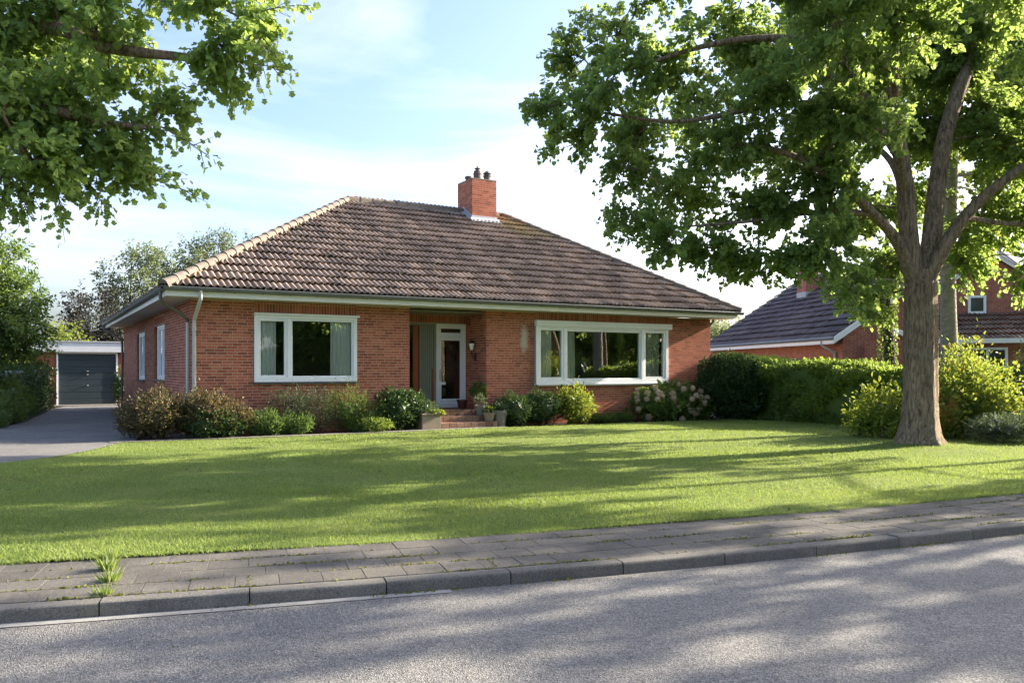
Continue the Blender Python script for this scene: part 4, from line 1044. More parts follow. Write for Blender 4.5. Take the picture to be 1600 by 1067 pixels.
def flat_window(parent, c, right, w_, h_, bars=1, depth=.08):
    """white window set on a wall: c lower left corner, right unit direction"""
    c = np.array(c, float); r3 = np.array([right[0], right[1], 0]); nrm3 = np.array([right[1], -right[0], 0])
    o = bpy.data.objects.new('window', None); COL.objects.link(o); o.parent = parent
    m = MB()
    def bx(x0, x1, z0, z1, y0, y1):
        V = [c + r3 * x + nrm3 * y + np.array([0, 0, z]) for z in (z0, z1) for y in (y0, y1) for x in (x0, x1)]
        m.add(V, [(0, 2, 3, 1), (4, 5, 7, 6), (0, 1, 5, 4), (2, 6, 7, 3), (0, 4, 6, 2), (1, 3, 7, 5)])
    t = .08; bx(0, t, 0, h_, 0, depth); bx(w_ - t, w_, 0, h_, 0, depth); bx(t, w_ - t, 0, t, 0, depth); bx(t, w_ - t, h_ - t, h_, 0, depth)
    for i in range(1, bars + 1): bx(w_ * i / (bars + 1) - .04, w_ * i / (bars + 1) + .04, t, h_ - t, 0, depth - .01)
    m.build('frame', M['white'], o)
    m = MB(); m.add([c + r3 * t + nrm3 * .03 + np.array([0, 0, t]), c + r3 * (w_ - t) + nrm3 * .03 + np.array([0, 0, t]), c + r3 * (w_ - t) + nrm3 * .03 + np.array([0, 0, h_ - t]), c + r3 * t + nrm3 * .03 + np.array([0, 0, h_ - t])], [(0, 1, 2, 3)])
    m.build('pane', M['far_glass'], o)
    m = MB(); m0 = m; 
    def bx2(x0, x1, z0, z1, y0, y1):
        V = [c + r3 * x + nrm3 * y + np.array([0, 0, z]) for z in (z0, z1) for y in (y0, y1) for x in (x0, x1)]
        m0.add(V, [(0, 2, 3, 1), (4, 5, 7, 6), (0, 1, 5, 4), (2, 6, 7, 3), (0, 4, 6, 2), (1, 3, 7, 5)])
    bx2(-.05, w_ + .05, -.06, -.004, 0, depth + .06); m0.build('sill', M['slate'], o)
mm, n_n, n_l, bb = new_mat('far window glass'); bb.inputs['Base Color'].default_value = (.05, .06, .06, 1); bb.inputs['Roughness'].default_value = .05; M['far_glass'] = mm
flat_window(nb, nbp(.105, 2.4, .95), npd, 2.2, 1.0, 1)
# chimney on the blue roof
cc = nbp(8.6, 3.15, 0); mb = MB(); ca = math.atan2(npd[1], npd[0])
def rbox(m, c, a, hx, hy, z0, z1):
    V = []
    for z in (z0, z1):
        for y in (-hy, hy):
            for x in (-hx, hx): V.append((c[0] + x * cos(a) - y * sin(a), c[1] + x * sin(a) + y * cos(a), z))
    m.add(V, [(0, 2, 3, 1), (4, 5, 7, 6), (0, 1, 5, 4), (2, 6, 7, 3), (0, 4, 6, 2), (1, 3, 7, 5)])
rbox(mb, cc, ca, .30, .40, 3.8, 6.1); chn = mb.build('chimney', M['nbrick'], nb)
mb = MB(); rbox(mb, cc, ca, .34, .44, 6.09, 6.17); mb.build('chimney_coping', M['concrete'], chn)
mb = MB(); rbox(mb, cc, ca, .32, .42, 4.6, 5.0); mb.build('chimney_flashing', M['lead'], chn)

# the brown roofed house further right
n2 = thing('brown_roofed_house', 'brick house with brown lean-to roof and upstairs window behind the big tree', 'house', (0, 0, 0))
A_ = at(1452, 532, 27.2); B_ = at(1700, 540, 25.8)      # lean-to eave
u2 = nrm((B_ - A_)[:2]); b2 = np.array([-u2[1], u2[0]])
L2 = np.linalg.norm((B_ - A_)[:2]); a2 = math.atan(.42); run2 = 2.3
Vs, Fs, _f, n = tile_slope(None, None, None, None, L2, int(run2 / cos(a2) / EXP) + 1, lambda t: -.9 * t, lambda t: L2, TV2, TF2, rng)
U_ = np.array([u2[0], u2[1], 0]); S_ = np.array([b2[0] * cos(a2), b2[1] * cos(a2), sin(a2)]); N_ = np.cross(U_, S_)
o = link('roof', mesh_np('roof', to_slope(Vs, A_, U_, S_, N_), np.concatenate(Fs)), M['tile3'], n2); o['kind'] = 'stuff'
def n2p(a, b, z): p = A_[:2] + u2 * a + b2 * b; return np.array([p[0], p[1], z])
ez2 = A_[2]
mb = MB()
mb.poly([n2p(-1.9, .4, .05), n2p(L2 + 3, .4, .05), n2p(L2 + 3, .4, ez2 + .05), n2p(-1.9, .4, ez2 + .05)])
zt = ez2 + run2 * .42
mb.poly([n2p(-.6, run2, ez2 - .5), n2p(4.7, run2, ez2 - .5), n2p(4.7, run2, zt + .2), n2p(2.3, run2, zt + 1.9), n2p(-.6, run2, zt + .1)])
mb.poly([n2p(4.7, run2, ez2 - .5), n2p(9, run2, ez2 - .5), n2p(9, run2, zt + .1), n2p(4.7, run2, zt + .1)])
mb.build('wall', M['nbrick'], n2)
mb = MB(); board(mb, n2p(4.95, run2 - .2, zt + .0), n2p(2.3, run2 - .2, zt + 1.9), .16); board(mb, n2p(2.3, run2 - .2, zt + 1.9), n2p(-.9, run2 - .2, zt - .1), .16)
board(mb, n2p(-.1, -.05, ez2 - .1), n2p(L2, -.05, ez2 - .1), .15); board(mb, n2p(-2.2, run2 - .05, zt - .03), n2p(-.1, -.04, ez2 - .1), .16); mb.build('bargeboard', M['white'], n2)
mb = MB()
mb.poly([n2p(5.0, run2 - .25, zt + .05), n2p(2.3, run2 - .25, zt + 2.05), n2p(2.3, run2 + 6, zt + 2.05), n2p(5.0, run2 + 6, zt + .05)])
mb.poly([n2p(-.95, run2 - .25, zt - .05), n2p(2.3, run2 - .25, zt + 2.05), n2p(2.3, run2 + 6, zt + 2.05), n2p(-.95, run2 + 6, zt - .05)])
mb.poly([n2p(3.6, run2 - .02, zt + .05), n2p(9.5, run2 - .2, zt + .05), n2p(9.5, run2 + 3, zt + 2.0), n2p(4.2, run2 + 3, zt + 2.0)])
mb.build('upper_roof', M['tile2'], n2)
flat_window(n2, n2p(1.5, run2 - .02, zt - .0), u2, .55, .62, 0); flat_window(n2, n2p(.6, .38, 1.35), u2, 1.7, .95, 2)

# ------------------------------------------------------------------ shrubs
SHRUBS = 'shrubs in the front garden'
def blob(c, rad, g, sub=3, amp=.22):
    bm_ = bmesh.new(); bmesh.ops.create_icosphere(bm_, subdivisions=sub, radius=1)
    ph = g.uniform(0, 6, 6)
    V = np.array([v.co[:] for v in bm_.verts]); Fc = np.array([[v.index for v in f.verts] for f in bm_.faces]); bm_.free()
    d = 1 + amp * (np.sin(V[:, 0] * 4 + ph[0]) * np.sin(V[:, 1] * 4.3 + ph[1]) + .6 * np.sin(V[:, 2] * 6 + ph[2]) * np.sin(V[:, 0] * 7 + ph[3]))
    return np.array(c) + V * d[:, None] * np.array(rad), Fc

def bush(name, label, cat, parts, n, size, tmpl, mat, seed, core=.72, up=.35, spiky=0.0, stems=6, group=SHRUBS, rough=.16, flat=.6, corem=None):
    """parts: list of (x,y,z centre, rx,ry,rz)"""
    g = np.random.default_rng(seed); parts = [np.array(p, float) for p in parts]
    base = np.mean([p[:3] for p in parts], 0); root = thing(name, label, cat, (base[0], base[1], .1), 0, group)
    off = np.array([base[0], base[1], .1])
    m = MB(); tot = sum(p[3] * p[4] + p[3] * p[5] + p[4] * p[5] for p in parts)
    LV, LF, k = [], [], 0
    for p in parts:
        nn = int(n * (p[3] * p[4] + p[3] * p[5] + p[4] * p[5]) / tot)
        d = rdir(nn, g); ph = g.uniform(0, 6, 8)
        lump = 1 + rough * (np.sin(d[:, 0] * 5 + ph[0]) * np.sin(d[:, 1] * 5 + ph[1]) + np.sin(d[:, 2] * 6 + ph[2]) * np.sin(d[:, 0] * 8 + ph[3]) + .7 * np.sin(d[:, 1] * 11 + ph[4]) * np.sin(d[:, 2] * 10 + ph[5]))
        rho = lump * (1 - .38 * g.random(nn) ** 1.6)
        P = p[:3] + d * rho[:, None] * p[3:]
        if spiky: P += (d * .5 + np.array([0, 0, .8])) * (g.random(nn)[:, None] ** 4) * spiky
        ok = P[:, 2] > .11; P, dd = P[ok], d[ok]
        D = nrm(dd * .8 + np.array([0, 0, up]) + g.normal(size=P.shape) * .55)
        Nn = nrm(np.array([0, 0, .8]) + dd * .5 + g.normal(size=P.shape) * flat)
        V, Fc = leaves(P - off, D, Nn, size * g.uniform(.65, 1.3, len(P)), tmpl); LV.append(V); LF.append(Fc + k); k += len(V)
        if core:
            c2 = p[:3].copy(); V, Fc = blob(c2 - off, p[3:] * core, g); V[:, 2] = np.maximum(V[:, 2], .0); LV.append(V); LF.append(Fc + k); k += len(V)
    f = link('foliage', mesh_np('foliage', np.concatenate(LV), np.concatenate(LF)), mat, root); f['kind'] = 'stuff'
    for i in range(stems):
        p = parts[i % len(parts)]; a = g.uniform(0, 2 * pi); m = MB()
        b0 = np.array([p[0] + .12 * cos(a), p[1] + .12 * sin(a), .09]) - off; b1 = p[:3] - off + np.array([p[3] * .6 * cos(a), p[4] * .6 * sin(a), p[5] * .55])
        m.tube(curve([b0, (b0 * .6 + b1 * .4) + g.normal(0, .03, 3), b1], 4), np.linspace(.018, .006, 9), 5)
        m.build('stem', M['stem'], root)
    return root

def px(x, yb, yt, wpx, depth_ratio=.8, v_shift=0.0):
    """a clump standing on the ground at photo x, base row yb, top row yt, width wpx -> ellipsoid"""
    g_ = gnd(x, yb); Y = g_[1] + v_shift; s_ = Y / FPX; X = (x - CXP) * s_
    h = CAM_Z + (HOR - yt) * s_ - .1; r_ = wpx / 2 * s_
    return (X, Y, .1 + h * .5, r_, r_ * depth_ratio, h * .5)
def hb(u, v, h, ru, rv=None):
    p = hw(u, v); return (p[0], p[1], .1 + h * .5, ru, rv or ru, h * .5)

bush('bronze_shrub', 'bronze leaved spreading shrub at the left corner of the bungalow', 'shrub', [hb(-.75, -.35, .92, .56), hb(.15, -.52, .92, .58, .46), hb(.75, -.5, .62, .48, .40), hb(-1.0, .2, .72, .46)], 15000, .065, T_OVATE, M['leaf_red'], 11, spiky=.22, up=.6, rough=.22)
bush('broadleaf_shrub', 'low dark green broadleaf growing through the front of the bronze shrub', 'shrub', [hb(.15, -.83, .62, .46, .26), hb(.6, -.78, .55, .38, .26)], 1300, .085, T_OVATE, M['leaf_dark'], 12, core=.5)
bush('fern_clump', 'low pale green fern clump in front of the left window', 'fern', [hb(1.45, -.6, .42, .5, .32), hb(2.1, -.55, .38, .5, .32)], 4200, .10, T_NARROW, M['leaf_fern'], 13, core=.5, up=.8, spiky=.15)
bush('twiggy_shrub', 'thin twiggy grey green shrub under the middle of the left window', 'shrub', [hb(2.1, -.3, 1.0, .5, .3), hb(2.7, -.35, .95, .5, .3)], 3800, .068, T_NARROW, M['leaf_grey'], 14, core=0, up=.6, spiky=.25, stems=26)
bush('wispy_shrub', 'loose green shrub under the right end of the left window', 'shrub', [hb(3.5, -.4, 1.0, .55, .35), hb(4.05, -.45, .7, .5, .35)], 4200, .055, T_NARROW, M['leaf_mid'], 15, core=.45, up=.5, spiky=.28, stems=16)
bush('edging_fern', 'bright green low fern beside the dark laurel left of the steps', 'fern', [hb(3.9, -.8, .35, .55, .25)], 1600, .08, T_NARROW, M['leaf_hedge'], 16, core=.5, up=.5)
bush('laurel_shrub', 'glossy dark laurel bush left of the entrance steps', 'shrub', [hb(4.75, -.5, .98, .5, .45), hb(5.2, -.4, .9, .42, .4)], 2600, .10, T_OVATE, M['leaf_dark'], 17, core=.7)
bush('rhododendron', 'dark green shrub just right of the entrance steps', 'shrub', [hb(8.1, -.45, .82, .58, .42)], 2600, .095, T_NARROW, M['leaf_dark'], 18, core=.72)
bush('rhododendron', 'dark rounded shrub between the other dark shrub and the yellow green one', 'shrub', [hb(9.05, -.42, .9, .6, .42)], 3000, .095, T_NARROW, M['leaf_dark'], 19, core=.72)
bush('yellow_shrub', 'small yellow green shrub under the left pane of the picture window', 'shrub', [hb(10.05, -.55, .95, .5, .42)], 1800, .085, T_OVATE, M['leaf_bright'], 20, core=.6, spiky=.2)
bush('ground_cover', 'low green ground cover under the picture window', 'shrub', [hb(10.95, -.5, .22, .5, .25), hb(11.6, -.55, .26, .45, .25)], 1500, .06, T_OVATE, M['leaf_mid'], 21, core=.7)
bush('laurel_bush', 'large dark domed laurel at the right corner of the bungalow', 'shrub', [hb(15.2, -1.15, 2.0, 1.0, .9), hb(15.55, -1.3, 1.5, .95, .85)], 15000, .095, T_OVATE, M['leaf_dark'], 22, core=.6, rough=.08)
# hydrangea with faded flower heads
hyd = bush('hydrangea', 'hydrangea with faded pink and cream flower heads under the picture window', 'shrub', [hb(12.75, -.7, 1.0, .72, .5), hb(13.6, -.75, 1.1, .7, .5), hb(14.1, -.9, .8, .5, .45)], 2600, .13, T_OVATE, M['leaf_mid'], 23, core=.66)
gH = np.random.default_rng(5); d = rdir(130, gH); P = d * gH.uniform(.85, 1.05, (130, 1))
V_, F_ = leaves(P * .9, nrm(rdir(130, gH) + d * .2), nrm(d + gH.normal(size=d.shape) * .4), np.full(130, .5), T_ROUND); Vb, Fb = blob((0, 0, 0), (.82,) * 3, gH, 2, .05)
hme_ = mesh_np('flower_head', np.concatenate([V_, Vb]), np.concatenate([F_, Fb + len(V_)])); hme_.materials.append(M['bloom'])
hl = np.array(hyd.location)
for i in range(46):
    p = [hb(12.75, -.7, 1.0, .72, .5), hb(13.6, -.75, 1.1, .7, .5), hb(14.1, -.9, .8, .5, .45)][i % 3]
    dv = nrm(np.array([gH.normal(-.1, .6), gH.normal(-.75, .4), gH.normal(.4, .45)])); q = np.array(p[:3]) + dv * np.array(p[3:]) * gH.uniform(1.02, 1.15)
    o = link('flower_head', hme_, None, hyd); o.location = q - hl; s_ = gH.uniform(.06, .105); o.scale = (s_, s_, s_ * .92); o.rotation_euler = gH.uniform(0, 6, 3)

bush('bright_shrub', 'loose bright green shrub standing just left of the big trunk', 'shrub', [px(1378, 684, 612, 70), px(1345, 682, 640, 45), px(1400, 680, 625, 50)], 2600, .10, T_OVATE, M['leaf_bright'], 30, core=.5, spiky=.3)
bush('golden_shrub', 'large yellow green shrub with orange tips right of the big trunk', 'shrub', [px(1500, 690, 575, 110, v_shift=1.0), px(1545, 690, 590, 90, v_shift=.8), px(1480, 690, 600, 70, v_shift=.6), px(1510, 690, 550, 70, v_shift=1.6)], 9000, .095, T_OVATE, M['leaf_gold'], 31, core=.6, spiky=.45, rough=.2)
bush('juniper', 'low spreading grey green juniper at the right edge beneath the golden shrub', 'shrub', [px(1560, 694, 648, 90, v_shift=.3), px(1620, 694, 640, 90, v_shift=.4)], 5000, .085, T_NEEDLE, M['leaf_grey'], 32, core=.6)
bush('conifer_shrub', 'dark blue green conifer at the right edge of the picture', 'shrub', [px(1610, 690, 545, 80, v_shift=2.0), px(1600, 690, 590, 110, v_shift=1.6)], 6000, .08, T_NARROW, M['leaf_dark'], 33, core=.75)
bush('russet_shrub', 'small russet leaved shrub behind the golden shrub', 'shrub', [px(1580, 688, 610, 60, v_shift=1.2)], 1200, .09, T_OVATE, M['leaf_red'], 34, core=.5)

# hedge between the two gardens
def hedge(name, label, pts, h, wd, n, size, tmpl, mat, seed, group=None, bumps=.10):
    g = np.random.default_rng(seed); pts = np.array(pts, float); root = thing(name, label, 'hedge', (pts[0][0], pts[0][1], .1), 0, group); off = np.array([pts[0][0], pts[0][1], .1])
    seg = np.linalg.norm(np.diff(pts, axis=0), axis=1); cum = np.concatenate([[0], np.cumsum(seg)])
    def along(s_): return np.stack([np.interp(s_, cum, pts[:, 0]), np.interp(s_, cum, pts[:, 1])], -1)
    def norm_at(s_):
        t = nrm(along(np.minimum(s_ + .2, cum[-1])) - along(np.maximum(s_ - .2, 0))); return np.stack([t[..., 1], -t[..., 0]], -1)
    hs = np.array(h) if np.ndim(h) else np.array([h, h])
    def H(s_): return np.interp(s_ / cum[-1], np.linspace(0, 1, len(hs)), hs) + .05 * np.sin(s_ * 1.9) + .04 * np.sin(s_ * 4.3)
    LV, LF, k = [], [], 0
    for face, frac in (('f', .5), ('t', .3), ('b', .2)):
        nn = int(n * frac); s_ = g.uniform(0, cum[-1], nn); hh = H(s_); P2 = along(s_); q = norm_at(s_)
        if face == 't': o = g.uniform(-wd / 2, wd / 2, nn); z = hh * (1 + g.normal(0, .012, nn)) + np.abs(g.normal(0, .05, nn)); dn = np.c_[q * 0, np.ones(nn)]
        else:
            sg = 1 if face == 'f' else -1; z = g.random(nn) * hh; bl = bumps * (np.sin(s_ * 2.2 + 1) * np.sin(z * 3.1) + .7 * np.sin(s_ * 5.1) * np.sin(z * 6 + 2))
            o = sg * (wd / 2 + bl - .22 * g.random(nn) ** 2 - .12 * np.clip(z / hh - .75, 0, 1)); dn = np.c_[q * sg, np.zeros(nn)]
        P = np.c_[P2 + q * o[:, None], z + .1]
        D = nrm(dn * .8 + np.array([0, 0, .25]) + g.normal(size=P.shape) * .6); Nn = nrm(dn + np.array([0, 0, .6]) + g.normal(size=P.shape) * .6)
        V, Fc = leaves(P - off, D, Nn, size * g.uniform(.6, 1.3, nn), tmpl); LV.append(V); LF.append(Fc + k); k += len(V)
    m = 40; s_ = np.linspace(0, cum[-1], m); P2 = along(s_); q = norm_at(s_); hh = H(s_); w2 = wd / 2 - .14
    ring = np.stack([np.c_[P2 + q * w2, np.full(m, .1)], np.c_[P2 + q * w2, hh], np.c_[P2 - q * w2, hh], np.c_[P2 - q * w2, np.full(m, .1)]], 1) - off
    Fq = [(i * 4 + j, i * 4 + 4 + j, i * 4 + 5 + j, i * 4 + 1 + j) for i in range(m - 1) for j in range(3)] + [(0, 1, 2, 3), (m * 4 - 1, m * 4 - 2, m * 4 - 3, m * 4 - 4)]
    V = ring.reshape(-1, 3); tri = []
    for a_, b_, c_, d_ in Fq: tri += [(a_, b_, c_), (a_, c_, d_)]
    LV.append(V); LF.append(np.array(tri) + k)
    f = link('foliage', mesh_np('foliage', np.concatenate(LV), np.concatenate(LF)), mat, root); f['kind'] = 'stuff'
    mm_ = MB()
    for s0 in np.arange(.2, cum[-1], .45):
        p2 = along(np.array(s0)); qn = norm_at(np.array(s0)); b0 = np.array([*(p2 + qn * (wd / 2 - .2)), .08]) - off; mm_.tube([b0, b0 + np.array([g.normal(0, .05), g.normal(0, .05), .5])], [.03, .015], 5)
    tag(mm_.build('stems', M['stem'], root), kind='stuff')
    return root
hedge('hedge', 'tall dark green hedge between the bungalow and the big tree', [(7.0, 26.9), (8.15, 25.2), (9.7, 22.9), (11.3, 20.9), (13.5, 19.3)], [1.70, 1.62, 1.48, 1.36, 1.35], 1.2, 26000, .115, T_OVATE, M['leaf_hedge'], 40, bumps=.3)
hedge('garden_hedge', 'feathery light green hedge top behind the dark hedge', [(7.4, 29.0), (9.6, 27.0), (11.6, 25.2)], [1.85, 1.75, 1.45], .8, 6000, .09, T_NARROW, M['leaf_bright'], 41, bumps=.25)
hedge('drive_hedge', 'dark green hedge along the left side of the driveway', [(-15.3, 22.5), (-16.2, 26.5), (-18.3, 32.0)], [1.35, 1.5, 1.6], 1.6, 9000, .085, T_OVATE, M['leaf_dark'], 42, bumps=.2)
bush('verge_shrub', 'mid green rounded shrub at the left edge beside the driveway', 'shrub', [(-14.05, 22.8, .55, .75, .7, .52), (-15.15, 25.0, .65, .85, .8, .62), (-16.5, 27.8, .7, .85, .8, .66), (-17.9, 30.6, .75, .8, .7, .7)], 8000, .08, T_OVATE, M['leaf_mid'], 43, core=.72)
bush('verge_fern', 'low bright ferns spilling onto the left edge of the driveway', 'fern', [(-13.35, 21.5, .28, .5, .5, .22), (-14.25, 23.8, .28, .5, .5, .22), (-15.5, 26.6, .28, .5, .5, .22)], 3600, .10, T_NARROW, M['leaf_fern'], 44, core=.5, up=.6)
bush('yard_shrub', 'yellow green shrub beside the left post of the garage', 'shrub', [(-19.4, 33.6, 1.0, .9, .6, .9), (-20.3, 34.0, 1.3, 1.0, .7, 1.2)], 2600, .10, T_OVATE, M['leaf_bright'], 45, core=.6)
bush('wall_shrub', 'narrow dark climber against the right side of the garage door', 'shrub', [(*hw(.15, 18.6)[:2], .85, .28, .28, .8)], 900, .08, T_OVATE, M['leaf_dark'], 46, core=.7)

# ------------------------------------------------------------------ pots and planters by the steps
def place(u, v, z): return hw(u, v, z)
pl = thing('stone_planter', 'square stone planter with trailing plants left of the entrance steps', 'planter', place(5.55, -.62, .1), HROT)
mb = MB(); mb.box(-.26, .26, -.22, .22, 0, .36); mb.build('box', M['stone'], pl, bevel=.012)
mb = MB(); mb.box(-.29, .29, -.25, .25, .362, .40); mb.build('rim', M['stone'], pl, bevel=.01)
def plant_tuft(root, n, c, r, size, tmpl, mat, seed, up=.6, droop=0.0):
    g = np.random.default_rng(seed); d = rdir(n, g); d[:, 2] = np.abs(d[:, 2]) - droop; P = np.array(c) + d * np.array(r) * g.uniform(.3, 1, (n, 1)) ** .6
    V, Fc = leaves(P, nrm(d + np.array([0, 0, up]) + g.normal(size=(n, 3)) * .5), nrm(np.array([0, 0, .7]) + g.normal(size=(n, 3)) * .7), size * g.uniform(.6, 1.3, n), tmpl)
    f = link('foliage', mesh_np('foliage', V, Fc), mat, root); f['kind'] = 'stuff'
plant_tuft(pl, 420, (0, 0, .42), (.34, .30, .34), .075, T_NARROW, M['leaf_grey'], 51, droop=.1); plant_tuft(pl, 160, (.18, -.15, .40), (.22, .18, .16), .07, T_ROUND, M['leaf_bright'], 52, droop=.4)
def round_pot(label, u, v, z, r, h, mat, leafm=None, n=0, size=.1, tmpl=T_NARROW, seed=1, ph=.4, name='flower_pot'):
    t = thing(name, label, 'pot', place(u, v, z), HROT)
    mb = MB(); mb.lathe([(r * .68, 0), (r * .72, .01), (r * .93, h * .8), (r * 1.04, h * .81), (r * 1.06, h), (r * .92, h), (r * .88, h * .86)], (0, 0, 0), 20); mb.build('body', mat, t, smooth=False)
    mb = MB(); mb.lathe([(r * .5, h * .84), (r * .87, h * .85), (r * .87, h * .87), (r * .4, h * .89)], (0, 0, 0), 14); mb.build('soil', M['soil'], t)
    if n: plant_tuft(t, n, (0, 0, h), (r * 1.25, r * 1.25, ph), size, tmpl, leafm, seed)
    return t
round_pot('small dark red glazed pot on the landing in front of the door', 7.12, .62, .53, .15, .24, M['red_pot'], M['leaf_dark'], 0)
round_pot('terracotta pot with leafy green plant at the foot of the recess wall', 7.40, .18, .535, .19, .30, M['terracotta'], M['leaf_mid'], 160, .16, T_NARROW, 61, .38)
round_pot('grey concrete pot with pale plant on the upper step', 7.22, -.26, .39, .14, .26, M['grey_pot'], M['leaf_grey'], 120, .10, T_NARROW, 62, .30)
round_pot('tall mossy grey pot at the bottom right of the steps', 7.62, -.62, .1, .19, .42, M['grey_pot'], M['leaf_grey'], 90, .09, T_NARROW, 63, .22)
round_pot('weathered clay pot on the lower step beside the grey pot', 7.30, -.60, .246, .16, .22, M['stone'], M['leaf_mid'], 60, .08, T_OVATE, 64, .16)

# weeds in the pavement
def weed(label, p, n, h, seed, mat):
    g = np.random.default_rng(seed); t = thing('weed_tuft', label, 'weed', p)
    a = g.uniform(0, 2 * pi, n); r_ = np.abs(g.normal(0, .03, n)); P = np.c_[r_ * np.cos(a), r_ * np.sin(a) * 1.2, np.zeros(n)]
    D = nrm(np.c_[np.cos(a) * g.uniform(.1, .9, n), np.sin(a) * g.uniform(.1, .9, n), np.full(n, .8)])
    V, Fc = leaves(P, D, rdir(n, g), h * g.uniform(.5, 1.2, n), T_BLADE); f = link('blades', mesh_np('blades', V, Fc), mat, t); f['kind'] = 'stuff'
    m = MB(); m.lathe([(.02, -.01), (.03, .004), (.01, .012)], (0, 0, 0), 8); m.build('crown', M['moss'], t)
for i, (x, y, h, lb_) in enumerate([(172, 908, .10, 'grass tuft in the slab joint nearest the kerb at the left'), (169, 890, .13, 'largest grass tuft growing between the slabs at the left'), (173, 872, .10, 'grass tuft in the slab joint nearest the lawn at the left'), (163, 928, .07, 'grass tuft in the open joint between two kerb stones at the left')]):
    p = gnd(x, y, .094); weed(lb_, p, 110, h, 70 + i, M['grass_blade'])

# fallen leaves on road and pavement
n_ = 110; P = np.c_[rng.uniform(-5, 8, n_), rng.uniform(3.5, 9.5, n_), np.zeros(n_)]
ko = P[:, 1] - kerb_y(P[:, 0]); P[:, 2] = np.where(ko < 0, .008, np.where(ko < 1.45, .104, .15)); ok = (ko < -.02) | (ko > .2)
P = P[ok]; V_, F_ = leaves(P, nrm(np.c_[rng.normal(size=(len(P), 2)), rng.normal(0, .1, len(P))]), nrm(np.array([0, 0, 1.0]) + rng.normal(size=P.shape) * .25), rng.uniform(.015, .035, len(P)), T_OVATE)
tag(link('leaf_litter', mesh_np('leaf_litter', V_, F_), M['litter']), 'small dry leaves scattered over the road and pavement', 'leaves', kind='stuff')

n_ = 260; P = np.c_[rng.uniform(-8, 12, n_), rng.uniform(8.5, 22, n_)]; P = P[inside(P, lawn_poly)]; P = np.c_[P, lawn_z(P[:, 0], P[:, 1]) + .022]
V_, F_ = leaves(P, nrm(np.c_[rng.normal(size=(len(P), 2)), rng.normal(0, .2, len(P))]), nrm(np.array([0, 0, 1.0]) + rng.normal(size=P.shape) * .35), rng.uniform(.03, .07, len(P)), T_OVATE)
tag(link('lawn_litter', mesh_np('lawn_litter', V_, F_), M['litter']), 'dry leaves lying scattered on the front lawn', 'leaves', kind='stuff')
